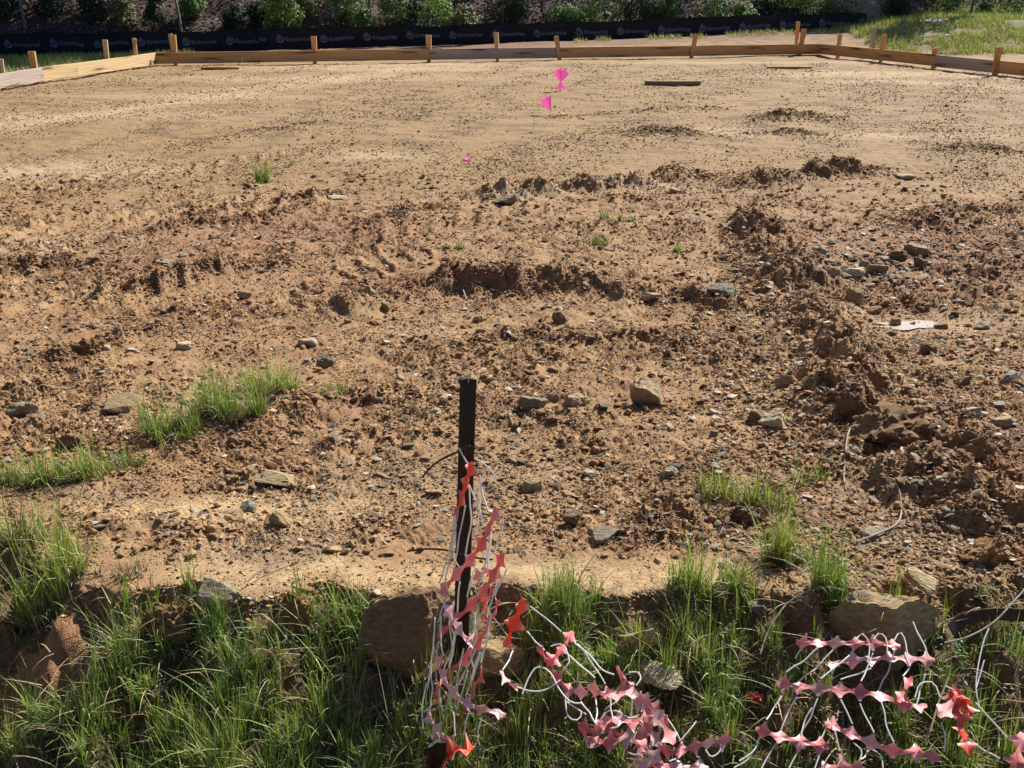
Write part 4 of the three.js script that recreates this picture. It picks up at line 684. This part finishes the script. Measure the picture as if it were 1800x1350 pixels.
// dry stalks and rootlets lying on the soil
{
  const holder = stuff('dry_litter', 'dead stalks and rootlets littering the soil near the bank', 'litter'), vs = [];
  for (let k = 0; k < 5; k++) { const pts = []; for (let i = 0; i <= 4; i++) pts.push(V(i / 4 - 0.5, 0.06 * gauss() + 0.05, 0.16 * gauss())); const t = new THREE.TubeGeometry(new THREE.CatmullRomCurve3(pts), 7, 0.011, 4, false); t.deleteAttribute('uv'); vs.push(t); }
  const ls = vs.map(() => []);
  for (let i = 0; i < 9000; i++) {
    const D = 2.6 * Math.pow(2.6, rnd()), x = rr(-1, 1) * (0.52 * D + 0.2), b = n2(x * 1.6 + 70, D * 1.6) + 0.5 * ss(4.6, 3.2, D) + 0.4 * Math.exp(-(((x - 0.9) / 0.6) ** 2 + ((D - 3.5) / 0.5) ** 2)); if (b < rr(0.15, 0.75)) continue;
    const L = rr(0.02, 0.085), s = L; me.set(gauss() * 0.2, rr(0, 6.28), gauss() * 0.2); const c = rnd() < 0.6 ? [0.42, 0.33, 0.24] : [0.22, 0.13, 0.08], k = rr(0.6, 1.15);
    ls[i % 5].push([new THREE.Matrix4().compose(V(x, height(x, -D) + 0.003, -D), mq.setFromEuler(me), V(L, s * rr(0.7, 1), s)), c.map((q) => q * k)]);
  }
  vs.forEach((g, i) => scatter(holder, numbered('stalks'), g, strawInst, ls[i]));
}
function stem(name, pts, r, col, label, cat) { const cu = new THREE.CatmullRomCurve3(pts.map((p) => V(...p))), g = new THREE.TubeGeometry(cu, 40, r, 6, false); return solid(name, g, new THREE.MeshStandardMaterial({ color: new THREE.Color().setRGB(...col), roughness: 0.85, map: rockTint }), label, cat); }
const overPad = (pts, lift) => pts.map(([x, z], i) => [x, height(x, z) + lift * (0.6 + 0.4 * Math.sin(i * 1.7)), z]);
stem('dry_root', overPad([[1.194,-3.312],[1.29,-3.364],[1.374,-3.436],[1.429,-3.556],[1.437,-3.672],[1.406,-3.728]], 0.02), 0.004, [0.46, 0.36, 0.27], 'thick curved dry root above the large boulder', 'root');
stem('dry_root', overPad([[1.462,-4.276],[1.381,-4.088],[1.295,-3.82],[1.275,-3.72]], 0.02), 0.0035, [0.5, 0.4, 0.3], 'pale crooked stalk standing at the foot of the spoil ridge', 'root');
stem('fallen_twig', [[1.332,-0.068,-2.836],[1.407,-0.058,-2.852],[1.499,-0.033,-2.892],[1.579,0.004,-2.948],[1.67,0.041,-3.024]], 0.003, [0.5, 0.42, 0.34], 'long pale dry stem arching over the rusted strip', 'twig');
stem('fallen_twig', [[0.757,-0.081,-2.796],[0.792,-0.043,-2.86],[0.868,0.009,-2.94],[0.956,0.034,-2.98],[1.029,0.036,-2.984],[1.095,0.02,-2.956]], 0.0025, [0.42, 0.33, 0.25], 'thin curved dry stem through the grass left of the boulder', 'twig');
stem('fallen_twig', [[1.3,-0.098,-2.704],[1.252,-0.141,-2.64],[1.22,-0.171,-2.588],[1.185,-0.206,-2.532]], 0.003, [0.5, 0.36, 0.22], 'straight brown stalk between the two netting pieces at right', 'twig');
stem('fallen_twig', overPad([[-0.866,-3.044],[-0.795,-3.148],[-0.73,-3.204]], 0.03), 0.0025, [0.4, 0.3, 0.22], 'bare twig sticking up from the left bank edge', 'twig');
stem('fallen_twig', overPad([[-0.46,-7.216],[-0.374,-6.888],[-0.28,-6.416]], 0.03), 0.0045, [0.5, 0.42, 0.34], 'straight dry stick lying across the middle ridge', 'twig');

// ------------------------------------------------------------------ steel posts, cable ties, rusted strip
const rust = dataTex(256, 256, (u, v) => { const k = tile((a, b) => n2(a * 5, b * 5) * 0.5 + 0.35 * m2(a * 17, b * 17) + 0.25 * n2(a * 60, b * 60), u, v), t = ss(0.15, 0.7, k); return [mix(0.42, 1.0, t), mix(0.33, 0.52, t), mix(0.30, 0.33, t)]; }, true);
const steel = new THREE.MeshStandardMaterial({ color: new THREE.Color().setRGB(0.036, 0.021, 0.017), roughness: 0.65, map: rust, bumpMap: soilGrain, bumpScale: 0.0006 });
function starPost(H, notch) {                    // Y shaped section with three ribs
  const s = new THREE.Shape(), R = 0.0255, t = 0.0028; let first = true;
  for (let k = 0; k < 3; k++) { const a = k * 2.0944 + Math.PI / 2, ux = Math.cos(a), uy = Math.sin(a), vx = -uy, vy = ux; for (const [u, v] of [[0.0055, -t * 1.5], [R * 0.9, -t], [R, -t * 0.5], [R, t * 0.5], [R * 0.9, t], [0.0055, t * 1.5]]) { const x = ux * u + vx * v, y = uy * u + vy * v; first ? s.moveTo(x, y) : s.lineTo(x, y); first = false; } }
  const g = new THREE.ExtrudeGeometry(s, { depth: H, steps: 1, bevelEnabled: true, bevelSize: 0.0006, bevelThickness: 0.0006, bevelSegments: 1 }); g.rotateX(-Math.PI / 2); return g;
}
{
  const [tx, ty, tz] = [-0.123,0.801,-2.84], [bx, by, bz] = [-0.168,-0.161,-2.88], p = thing('star_post', 'tall dark steel star post with torn netting tied to it', 'post', [bx, by - 0.15, bz]);
  const d = V(tx - bx, ty - by + 0.15, tz - bz), H = d.length(); p.quaternion.setFromUnitVectors(V(0, 1, 0), d.normalize());
  const s = part('shaft', starPost(H), steel, p); s.rotation.y = 0.08;
  const hole = new THREE.CylinderGeometry(0.0028, 0.0028, 0.0009, 10); const hm = new THREE.MeshStandardMaterial({ color: new THREE.Color().setRGB(0.55, 0.28, 0.24), roughness: 0.7 });
  const mark = part('paint_mark', new THREE.BoxGeometry(0.003, 0.010, 0.001), hm, s); mark.position.set(0.001, H - 0.006, 0.0105); hole.dispose();
  const hg = new THREE.CylinderGeometry(0.0032, 0.0032, 0.0075, 10).rotateZ(Math.PI / 2), hd = new THREE.MeshStandardMaterial({ color: new THREE.Color().setRGB(0.30, 0.20, 0.12), roughness: 0.9 });
  for (let i = 0; i < 5; i++) { const q = part('wire_hole', hg, hd, s); q.position.set(0, H - 0.05 - i * 0.13, -0.017); }
}
{
  const [tx, ty, tz] = [-0.219,-0.142,-2.47], p = thing('star_post', 'short dark post stub at the bottom edge with orange netting hooked on', 'post', [tx - 0.012, ty - 0.32, tz]);
  const s = part('shaft', starPost(0.32), steel, p); s.rotation.y = 0.5; s.scale.set(1.25, 1, 1.25); p.rotation.z = -0.05;
}
const tieMat = new THREE.MeshStandardMaterial({ color: new THREE.Color().setRGB(0.014, 0.013, 0.013), roughness: 0.35 });
function ribbon(pts, w, th, n = 30) {            // flat strap swept along a curve, standing on edge to the viewer
  const cu = new THREE.CatmullRomCurve3(pts.map((p) => V(...p))), pos = [], idx = [], up = V(0, 1, 0.5).normalize(), t = V(), s = V(), m = V();
  for (let i = 0; i <= n; i++) { const c = cu.getPointAt(i / n); cu.getTangentAt(i / n, t); s.crossVectors(t, V(0, 0.3, 1)).normalize(); m.crossVectors(t, s).normalize(); for (const [a, b] of [[-1, -1], [1, -1], [1, 1], [-1, 1]]) pos.push(c.x + s.x * a * w / 2 + m.x * b * th / 2, c.y + s.y * a * w / 2 + m.y * b * th / 2, c.z + s.z * a * w / 2 + m.z * b * th / 2); }
  for (let i = 0; i < n; i++) for (let k = 0; k < 4; k++) { const a = i * 4 + k, b = i * 4 + (k + 1) % 4; idx.push(a, b, a + 4, b, b + 4, a + 4); }
  idx.push(0, 2, 1, 0, 3, 2); const e = n * 4; idx.push(e, e + 1, e + 2, e, e + 2, e + 3);
  const g = new THREE.BufferGeometry(); g.setAttribute('position', new THREE.Float32BufferAttribute(pos, 3)); g.setIndex(idx); return toCreasedNormals(g, 0.6);
}
solid('cable_tie', ribbon([[-0.108,0.593,-2.86],[-0.126,0.602,-2.815],[-0.158,0.582,-2.82],[-0.187,0.568,-2.82],[-0.225,0.543,-2.82],[-0.257,0.505,-2.82]], 0.006, 0.0016), tieMat, 'black cable tie sticking out left from the upper post', 'cable tie');
solid('cable_tie', ribbon([[-0.058,0.21,-2.86],[-0.093,0.231,-2.83],[-0.137,0.259,-2.8],[-0.185,0.263,-2.82],[-0.252,0.269,-2.82],[-0.311,0.261,-2.82]], 0.0055, 0.0016), tieMat, 'black cable tie sticking out left from the lower post', 'cable tie');
solid('rusted_strip', ribbon([[1.369,-0.054,-2.884],[1.411,-0.038,-2.916],[1.477,-0.029,-2.928],[1.55,-0.027,-2.932],[1.664,-0.031,-2.924],[1.785,-0.04,-2.912]], 0.04, 0.006), new THREE.MeshStandardMaterial({ color: new THREE.Color().setRGB(0.07, 0.034, 0.022), roughness: 0.6, metalness: 0.3, map: rockTint, bumpMap: rockBump, bumpScale: 0.002 }), 'bent rusted steel strip half buried at the right edge', 'steel strip');

// ------------------------------------------------------------------ barrier netting
const netMat = new THREE.MeshPhysicalMaterial({ color: 0xffffff, vertexColors: true, roughness: 0.5, transmission: 0.3, thickness: 0, side: THREE.DoubleSide });
const NET = { pink: [0.97, 0.36, 0.33], rose: [0.92, 0.24, 0.22], pale: [0.95, 0.52, 0.48], orange: [0.98, 0.13, 0.05], white: [0.93, 0.9, 0.85] };
const netColor = (k) => { const c = NET[k], v = rr(0.85, 1.12), w = rr(-0.03, 0.03); return [clamp(c[0] * v), clamp(c[1] * v + w), clamp(c[2] * v + w)]; };
// rows: [{pts: node places, tint}] ; nodes of a row are joined by a band; links: [row, node, row, node] are the drawn out strands
function netting(name, label, rows, links, loose = [], size = 0.025) {
  const o = thing(name, label, 'netting', rows[0].pts[0]), O = V(...rows[0].pts[0]);
  const rel = rows.map((r) => r.pts.map((p) => V(...p).sub(O)));
  const dirs = rel.map((r) => r.map(() => V()));
  for (const [a, i, b, j] of links) { const d = rel[b][j].clone().sub(rel[a][i]).normalize(); dirs[a][i].add(d); dirs[b][j].add(d); }
  rel.forEach((r, k) => r.forEach((p, i) => { if (dirs[k][i].lengthSq() < 0.01) { const nb = dirs[k].find((d) => d.lengthSq() > 0.01); dirs[k][i].copy(nb ?? V(0.25, -1, 0.35)); } const t = (r[i + 1] ?? r[i]).clone().sub(r[i - 1] ?? r[i]).normalize(); dirs[k][i].addScaledVector(t, -0.7 * dirs[k][i].dot(t)).normalize(); }));
  const tips = [];
  rel.forEach((r, k) => {
    const n = r.length, cu = new THREE.CatmullRomCurve3(r.length > 1 ? r : [r[0], r[0].clone().add(V(0.01, 0, 0))]), pos = [], col = [], idx = [], P = V(), T = V(), S = V(), N = V(); tips[k] = [];
    r.forEach((p, i) => {
      const base = netColor(Array.isArray(rows[k].tint) ? rows[k].tint[i % rows[k].tint.length] : rows[k].tint), w0 = NET.white, sz = rows[k].size ?? size, b = sz * rr(0.95, 1.5), fold = rr(-0.7, 0.7), twist = rr(-0.9, 0.9), start = pos.length / 3;
      const place = (u, v, off) => {             // u: along the row in node steps, v: along the strand in metres
        const t = clamp((i + u) / Math.max(1, n - 1)); cu.getPoint(t, P); cu.getTangent(t, T);
        const over = (i + u) / Math.max(1, n - 1) - t; if (over) P.addScaledVector(T, over * (n - 1) * size * 1.6);
        const q = dirs[k][Math.min(n - 1, Math.max(0, i + (u > 0.001 ? 1 : u < -0.001 ? -1 : 0)))]; S.copy(dirs[k][i]).lerp(q, Math.abs(u)).normalize(); S.applyAxisAngle(T, twist * (1 - Math.abs(u) * 2)); N.crossVectors(T, S).normalize();
        return P.clone().addScaledVector(S, v).addScaledVector(N, off + fold * v * v / size * 0.6 + 0.004 * Math.sin(u * 6 + k));
      };
      const ring = []; const m = 6, wa = sz * 0.2, wb = 0.0028;
      for (const [sx, sy, rev] of [[1, 1, 0], [-1, 1, 1], [-1, -1, 0], [1, -1, 1]]) for (let j = 0; j < m; j++) { const f0 = (j + (rev ? 1 : 0)) / m, f = rev ? 1 - f0 : f0, c = sz * 0.36; const g = (1 - f) * (1 - f), h2 = 2 * f * (1 - f), q2 = f * f; const u = g * 0.5 + h2 * c / (size * 2.2) * 0.5 + q2 * wb / (size * 2.6), v = g * wa + h2 * c + q2 * b; ring.push([sx * u, sy * v, q2]); }
      for (const off of [0.0006, -0.0006]) { const c = place(0, 0, off); pos.push(c.x, c.y, c.z); col.push(...base); for (const [u, v, f] of ring) { const q = place(u, v, off); pos.push(q.x, q.y, q.z); const e = f * f * 0.8; col.push(mix(base[0], w0[0], e), mix(base[1], w0[1], e), mix(base[2], w0[2], e)); } }
      const R = ring.length, B = start + R + 1;
      for (let j = 0; j < R; j++) { const a = j + 1, c = (j + 1) % R + 1; idx.push(start, start + a, start + c, B, B + c, B + a, start + a, B + a, start + c, start + c, B + a, B + c); }
      tips[k][i] = [place(0, b * 0.96, 0), place(0, -b * 0.96, 0)];
    });
    const g = new THREE.BufferGeometry(); g.setAttribute('position', new THREE.Float32BufferAttribute(pos, 3)); g.setAttribute('color', new THREE.Float32BufferAttribute(col, 3)); g.setIndex(idx); part('pink_band', toCreasedNormals(g, 1.0), netMat, o);
  });
  const strand = (pts, r = 0.0024) => { const L = pts[0].distanceTo(pts[pts.length - 1]); const g = new THREE.TubeGeometry(new THREE.CatmullRomCurve3(pts), Math.max(8, Math.round(L * 90)), r, 5, false); g.deleteAttribute('uv'); const k = rr(0.85, 1.08); part('strand', tint(g, [NET.white[0] * k, NET.white[1] * k, NET.white[2] * k]), netMat, o); };
  for (const [a, i, b, j] of links) { const p = tips[a][i][0], q = tips[b][j][1], L = p.distanceTo(q), m = p.clone().lerp(q, 0.5).add(V(gauss() * 0.06 * L, -0.03 * L + gauss() * 0.04 * L, gauss() * 0.08 * L)); strand([p, p.clone().lerp(m, 0.5).add(V(gauss(), gauss(), gauss()).multiplyScalar(0.02 * L)), m, m.clone().lerp(q, 0.5).add(V(gauss(), gauss(), gauss()).multiplyScalar(0.02 * L)), q]); }
  for (const l of loose) strand(l.map((p) => V(...p).sub(O)), 0.0023);
  return o;
}
const chain = (a, b, n, ia = 0, ib = 0) => Array.from({ length: n }, (_, i) => [a, i + ia, b, i + ib]);
netting('barrier_netting', 'faded pink barrier netting hanging in folds from the tall dark post', [
  { pts: [[-0.118,0.539,-2.8],[-0.132,0.493,-2.8],[-0.146,0.444,-2.8],[-0.163,0.392,-2.8]], tint: ['orange', 'orange', 'orange', 'pink'] },
  { pts: [[-0.051,0.401,-2.79],[-0.068,0.349,-2.79],[-0.088,0.303,-2.79],[-0.124,0.248,-2.79],[-0.163,0.202,-2.79],[-0.201,0.15,-2.79]], tint: ['pink', 'rose', 'rose', 'rose', 'pink', 'pink'] },
  { pts: [[-0.033,0.261,-2.77],[-0.057,0.208,-2.77],[-0.084,0.154,-2.77],[-0.121,0.11,-2.77],[-0.166,0.059,-2.77],[-0.211,0.011,-2.77]], tint: 'rose' },
  { pts: [[-0.043,0.123,-2.74],[-0.069,0.06,-2.74],[-0.098,0.005,-2.74],[-0.141,-0.059,-2.74],[-0.188,-0.109,-2.74],[-0.231,-0.169,-2.74],[-0.257,-0.227,-2.74]], tint: 'rose' },
  { pts: [[-0.091,-0.08,-2.69],[-0.113,-0.132,-2.69],[-0.133,-0.189,-2.69],[-0.164,-0.238,-2.69],[-0.201,-0.29,-2.69],[-0.228,-0.326,-2.69]], tint: 'rose' },
  { pts: [[-0.186,0.136,-2.7],[-0.156,0.073,-2.7],[-0.125,0.024,-2.7]], tint: 'pale' },
  { pts: [[-0.215,0.001,-2.64],[-0.202,-0.052,-2.64],[-0.17,-0.107,-2.64],[-0.13,-0.147,-2.64],[-0.09,-0.163,-2.64],[-0.037,-0.179,-2.64]], tint: 'pale' },
  { pts: [[-0.238,-0.129,-2.57],[-0.217,-0.187,-2.57],[-0.18,-0.221,-2.57],[-0.146,-0.261,-2.57]], tint: 'pale' },
  { pts: [[-0.101,0.143,-2.88],[-0.073,0.163,-2.88],[-0.049,0.147,-2.88]], tint: ['pale', 'pink', 'pale'] },
  { pts: [[-0.066,0.089,-2.86],[-0.084,0.055,-2.86],[-0.091,0.019,-2.86]], tint: 'orange' },
  { pts: [[-0.123,-0.155,-2.45],[-0.164,-0.163,-2.45],[-0.194,-0.229,-2.45]], tint: 'orange', size: 0.04 },
], [...chain(0, 1, 4, 0, 2).map(([a, i, b, j]) => [a, i, b, j - 0]), [0, 0, 1, 0], [0, 1, 1, 1], ...chain(1, 2, 6), ...chain(2, 3, 6), ...chain(3, 4, 6), [5, 0, 6, 0], [5, 1, 6, 1], [5, 2, 6, 2], [2, 4, 5, 0], [2, 3, 5, 2], [6, 0, 7, 0], [6, 1, 7, 1], [6, 2, 7, 2], [6, 3, 7, 3], [3, 6, 7, 0], [1, 1, 8, 1], [8, 0, 9, 1], [8, 2, 9, 0], [4, 5, 10, 1]],
[[[-0.15,0.605,-2.8],[-0.142,0.587,-2.8],[-0.133,0.568,-2.8],[-0.125,0.554,-2.8]], [[-0.167,0.401,-2.78],[-0.174,0.319,-2.78],[-0.183,0.254,-2.78],[-0.196,0.187,-2.78],[-0.186,0.138,-2.78]], [[-0.164,0.403,-2.78],[-0.171,0.301,-2.78],[-0.167,0.254,-2.78],[-0.15,0.229,-2.78],[-0.123,0.254,-2.78]], [[-0.106,0.558,-2.83],[-0.082,0.542,-2.83],[-0.056,0.514,-2.83],[-0.043,0.493,-2.83]], [[-0.22,0.137,-2.66],[-0.227,0.051,-2.66],[-0.237,-0.027,-2.66],[-0.248,-0.106,-2.66]], [[-0.164,0.09,-2.66],[-0.178,0.013,-2.66],[-0.199,-0.042,-2.66],[-0.184,-0.106,-2.66]], [[-0.089,-0.164,-2.6],[-0.1,-0.221,-2.6],[-0.094,-0.282,-2.6],[-0.108,-0.348,-2.6]], [[-0.247,-0.057,-2.62],[-0.263,-0.156,-2.62],[-0.255,-0.237,-2.62],[-0.235,-0.257,-2.62]], [[-0.142,0.005,-2.7],[-0.161,-0.095,-2.7],[-0.171,-0.176,-2.7],[-0.162,-0.248,-2.7]], [[-0.113,0.089,-2.72],[-0.104,0.03,-2.72],[-0.122,-0.029,-2.72],[-0.112,-0.089,-2.72]]]);
netting('barrier_netting', 'crumpled pink and orange netting trailing right from the post onto the grass', [
  { pts: [[0.029,0.076,-2.82],[0.007,0.012,-2.82],[-0.019,-0.053,-2.82]], tint: 'orange' },
  { pts: [[0.174,-0.018,-2.792],[0.15,-0.04,-2.76],[0.122,-0.057,-2.732]], tint: 'rose' },
  { pts: [[0.09,-0.043,-2.74],[0.115,-0.06,-2.708],[0.134,-0.082,-2.676],[0.167,-0.101,-2.648],[0.199,-0.103,-2.64]], tint: ['rose', 'rose', 'rose', 'pink', 'pale'] },
  { pts: [[0.243,-0.116,-2.668],[0.281,-0.124,-2.652],[0.329,-0.116,-2.668],[0.37,-0.137,-2.632],[0.415,-0.144,-2.62],[0.439,-0.167,-2.588]], tint: ['pale', 'pink', 'pink', 'pale', 'pink', 'pink'] },
  { pts: [[0.211,-0.182,-2.576],[0.243,-0.188,-2.564],[0.288,-0.182,-2.576],[0.324,-0.199,-2.548],[0.378,-0.192,-2.564]], tint: ['rose', 'pink', 'rose', 'pink', 'pink'] },
  { pts: [[0.393,-0.175,-2.588],[0.412,-0.199,-2.548],[0.442,-0.22,-2.52],[0.481,-0.216,-2.52],[0.525,-0.21,-2.532],[0.565,-0.205,-2.54],[0.608,-0.203,-2.548]], tint: ['pink', 'pale', 'rose', 'pink', 'pink', 'pale', 'pink'] },
  { pts: [[0.372,-0.24,-2.5],[0.423,-0.243,-2.492],[0.478,-0.245,-2.488],[0.536,-0.249,-2.488]], tint: ['pale', 'pink', 'pale', 'pale'] },
  { pts: [[-0.023,-0.052,-2.64],[0,-0.081,-2.64]], tint: 'pale' },
  { pts: [[0.308,-0.115,-2.64],[0.353,-0.11,-2.644],[0.388,-0.123,-2.624],[0.423,-0.149,-2.58],[0.451,-0.178,-2.532]], tint: ['pale', 'pale', 'pink', 'pale', 'pink'] },
  { pts: [[0.266,-0.161,-2.58],[0.309,-0.156,-2.584],[0.348,-0.162,-2.576],[0.396,-0.153,-2.596]], tint: ['pink', 'pale', 'pink', 'pink'] },
  { pts: [[0.235,-0.193,-2.54],[0.279,-0.195,-2.528],[0.333,-0.188,-2.544],[0.37,-0.2,-2.52],[0.403,-0.216,-2.496]], tint: ['pink', 'rose', 'pale', 'pink', 'pale'] },
  { pts: [[0.324,-0.087,-2.7],[0.34,-0.095,-2.684],[0.348,-0.113,-2.656]], tint: 'pink' },
], [[0, 0, 1, 0], [0, 1, 1, 2], [1, 0, 3, 1], [1, 1, 3, 0], [2, 3, 4, 0], [2, 4, 4, 1], [3, 0, 4, 1], [3, 1, 4, 2], [3, 3, 4, 4], [3, 4, 5, 0], [3, 5, 5, 1], [4, 3, 6, 0], [5, 1, 6, 1], [5, 2, 6, 2], [5, 4, 6, 3], [11, 2, 3, 3], [0, 2, 7, 0], [8, 0, 9, 0], [8, 1, 9, 2], [8, 2, 9, 3], [9, 0, 10, 0], [9, 1, 10, 1], [9, 2, 10, 2], [8, 4, 10, 4]],
[[[0.008,-0.089,-2.648],[0.058,-0.098,-2.636],[0.1,-0.095,-2.64],[0.142,-0.079,-2.664]], [[0.03,-0.096,-2.62],[0.05,-0.069,-2.664],[0.076,-0.053,-2.692],[0.109,-0.061,-2.68],[0.141,-0.092,-2.628],[0.173,-0.111,-2.6],[0.2,-0.11,-2.596]], [[0.115,-0.007,-2.728],[0.144,-0.004,-2.736],[0.162,-0.016,-2.716],[0.167,-0.034,-2.684],[0.15,-0.048,-2.668]], [[0.188,-0.022,-2.768],[0.23,-0.043,-2.74],[0.269,-0.068,-2.696],[0.302,-0.075,-2.684]], [[0.345,-0.073,-2.692],[0.373,-0.073,-2.692],[0.379,-0.082,-2.676],[0.364,-0.093,-2.656]], [[0.26,-0.155,-2.588],[0.278,-0.144,-2.604],[0.306,-0.144,-2.604],[0.337,-0.155,-2.588],[0.363,-0.154,-2.592]], [[0.212,-0.193,-2.54],[0.219,-0.208,-2.524],[0.247,-0.203,-2.528],[0.274,-0.191,-2.548]], [[0.416,-0.142,-2.628],[0.449,-0.161,-2.596],[0.475,-0.186,-2.556],[0.485,-0.202,-2.532]], [[0.486,-0.193,-2.54],[0.517,-0.175,-2.568],[0.534,-0.167,-2.588]], [[0.154,-0.117,-2.648],[0.165,-0.155,-2.588],[0.194,-0.158,-2.584],[0.202,-0.144,-2.604]], [[0.551,-0.209,-2.516],[0.565,-0.22,-2.5],[0.59,-0.214,-2.512],[0.599,-0.202,-2.532]], [[0.63,-0.249,-2.488],[0.673,-0.236,-2.508],[0.702,-0.213,-2.54]]], 0.029);
netting('barrier_netting', 'faded pink barrier netting spread out in rows over the grass at right', [
  { pts: [[0.878,-0.027,-2.776],[0.923,-0.029,-2.776],[0.976,-0.027,-2.776],[1.035,-0.029,-2.776],[1.089,-0.027,-2.776],[1.149,-0.033,-2.772]], tint: ['pink', 'pink', 'pale', 'pink', 'pink', 'pink'] },
  { pts: [[0.958,-0.072,-2.736],[1.024,-0.068,-2.744],[1.08,-0.064,-2.748],[1.136,-0.064,-2.748],[1.189,-0.064,-2.748],[1.249,-0.068,-2.748]], tint: 'pale' },
  { pts: [[0.803,-0.104,-2.676],[0.845,-0.104,-2.668],[0.905,-0.109,-2.664],[0.966,-0.112,-2.66],[1.022,-0.114,-2.652],[1.079,-0.12,-2.644],[1.148,-0.136,-2.62],[1.188,-0.138,-2.62]], tint: ['pink', 'pink', 'pale', 'pink', 'rose', 'pink', 'rose', 'pink'] },
  { pts: [[0.723,-0.182,-2.564],[0.769,-0.189,-2.548],[0.825,-0.196,-2.536],[0.883,-0.205,-2.528]], tint: ['pink', 'pink', 'pink', 'rose'] },
  { pts: [[0.925,-0.174,-2.576],[0.975,-0.186,-2.556],[1.028,-0.2,-2.536],[1.086,-0.213,-2.516],[1.152,-0.214,-2.512],[1.195,-0.22,-2.5]], tint: ['pink', 'pink', 'pale', 'pink', 'rose', 'pink'] },
  { pts: [[0.887,-0.243,-2.476],[0.935,-0.239,-2.488],[0.978,-0.243,-2.48]], tint: 'pink' },
  { pts: [[1.17,-0.095,-2.672],[1.139,-0.118,-2.636]], tint: 'rose' },
], [[0, 1, 2, 0], [0, 2, 2, 1], [0, 3, 2, 2], [0, 4, 2, 4], [0, 5, 2, 5], [1, 2, 2, 3], [1, 4, 6, 0], [2, 0, 3, 0], [2, 1, 3, 1], [2, 3, 4, 1], [2, 4, 4, 2], [2, 5, 4, 3], [1, 5, 2, 7], [4, 0, 5, 1], [4, 2, 5, 2], [2, 2, 3, 2]],
[[[0.848,-0.059,-2.74],[0.863,-0.049,-2.76],[0.875,-0.041,-2.772]], [[1.034,-0.012,-2.768],[1.054,-0.003,-2.788],[1.065,-0.007,-2.776],[1.071,-0.024,-2.756],[1.054,-0.05,-2.708]], [[1.088,-0.012,-2.772],[1.109,-0.001,-2.788],[1.123,-0.007,-2.776],[1.119,-0.037,-2.732]], [[1.148,-0.014,-2.768],[1.172,0,-2.792],[1.181,-0.011,-2.776],[1.178,-0.037,-2.732]], [[1.222,0.013,-2.828],[1.226,-0.003,-2.8],[1.238,-0.026,-2.76],[1.24,-0.044,-2.736]], [[0.713,-0.198,-2.556],[0.69,-0.216,-2.52],[0.646,-0.232,-2.496]], [[0.76,-0.203,-2.54],[0.729,-0.226,-2.508],[0.704,-0.243,-2.476]], [[0.82,-0.216,-2.524],[0.79,-0.239,-2.488],[0.779,-0.248,-2.472]], [[0.833,-0.193,-2.56],[0.855,-0.168,-2.604],[0.879,-0.15,-2.628]], [[0.888,-0.199,-2.548],[0.908,-0.182,-2.576],[0.921,-0.168,-2.604]], [[0.881,-0.22,-2.52],[0.855,-0.243,-2.476]], [[0.977,-0.2,-2.536],[0.996,-0.213,-2.516],[0.977,-0.233,-2.48]], [[1.028,-0.209,-2.516],[1.048,-0.219,-2.504],[1.046,-0.236,-2.472]], [[1.18,-0.123,-2.64],[1.206,-0.102,-2.676],[1.244,-0.1,-2.68],[1.253,-0.121,-2.64]]], 0.027);
netting('barrier_netting', 'bright orange red netting scrap at the lower right corner', [
  { pts: [[1.242,-0.122,-2.576],[1.303,-0.097,-2.616],[1.308,-0.116,-2.588]], tint: ['pale', 'orange', 'orange'] },
  { pts: [[1.282,-0.109,-2.616],[1.287,-0.14,-2.568],[1.284,-0.16,-2.536],[1.286,-0.18,-2.5]], tint: 'orange' },
  { pts: [[1.448,-0.181,-2.52],[1.419,-0.213,-2.468]], tint: ['pink', 'rose'] },
], [[0, 1, 2, 0], [1, 2, 2, 1]], [[[1.239,-0.162,-2.576],[1.24,-0.183,-2.54],[1.227,-0.207,-2.504]], [[1.264,-0.083,-2.64],[1.283,-0.089,-2.632],[1.299,-0.095,-2.624]], [[1.425,-0.077,-2.76],[1.392,-0.111,-2.708],[1.377,-0.123,-2.684]], [[1.467,-0.024,-2.848],[1.437,-0.049,-2.808],[1.376,-0.123,-2.684],[1.373,-0.158,-2.636]]], 0.034);
// scraps of litter
const scrapMat = new THREE.MeshPhysicalMaterial({ color: new THREE.Color().setRGB(0.8, 0.82, 0.8), roughness: 0.4, transmission: 0.2, thickness: 0, side: THREE.DoubleSide });
function scrap([x, z], w, mat, label, lift = 0.03) { const g = new THREE.IcosahedronGeometry(1, 4), p = g.attributes.position, o = rr(0, 50), v = V(); for (let i = 0; i < p.count; i++) { v.fromBufferAttribute(p, i); const k = 1 + 0.5 * n3(v.x * 1.6 + o, v.y * 1.6, v.z * 1.6) + 0.2 * n3(v.x * 5 + o, v.y * 5, v.z * 5); p.setXYZ(i, v.x * w * 0.5 * k, v.y * w * 0.2 * k, v.z * w * 0.35 * k); } g.computeVertexNormals(); return solid('plastic_scrap', toCreasedNormals(g, 0.3), mat, label, 'litter', [x, height(x, z) + lift, z]); }
scrap(onBank(1648, 31.5), 0.28, scrapMat, 'white crumpled plastic on the grass beyond the right formwork', 0.12);
scrap(onBank(1668, 30.0), 0.12, scrapMat, 'small white scrap nearer than the crumpled plastic at right', 0.1);
scrap(onBank(1181, 31.9), 0.12, scrapMat, 'small white scrap below the printed fence', 0.06);
scrap([-0.491,-11.757], 0.085, pinkMat, 'tiny pink scrap on the middle of the pad', 0.01);
scrap([0.737,-2.741], 0.05, new THREE.MeshStandardMaterial({ color: new THREE.Color().setRGB(0.6, 0.06, 0.04), roughness: 0.5 }), 'red plastic scrap half hidden in grass between the netting pieces', 0.03);
console.log('done');
renderer.render(scene, camera);
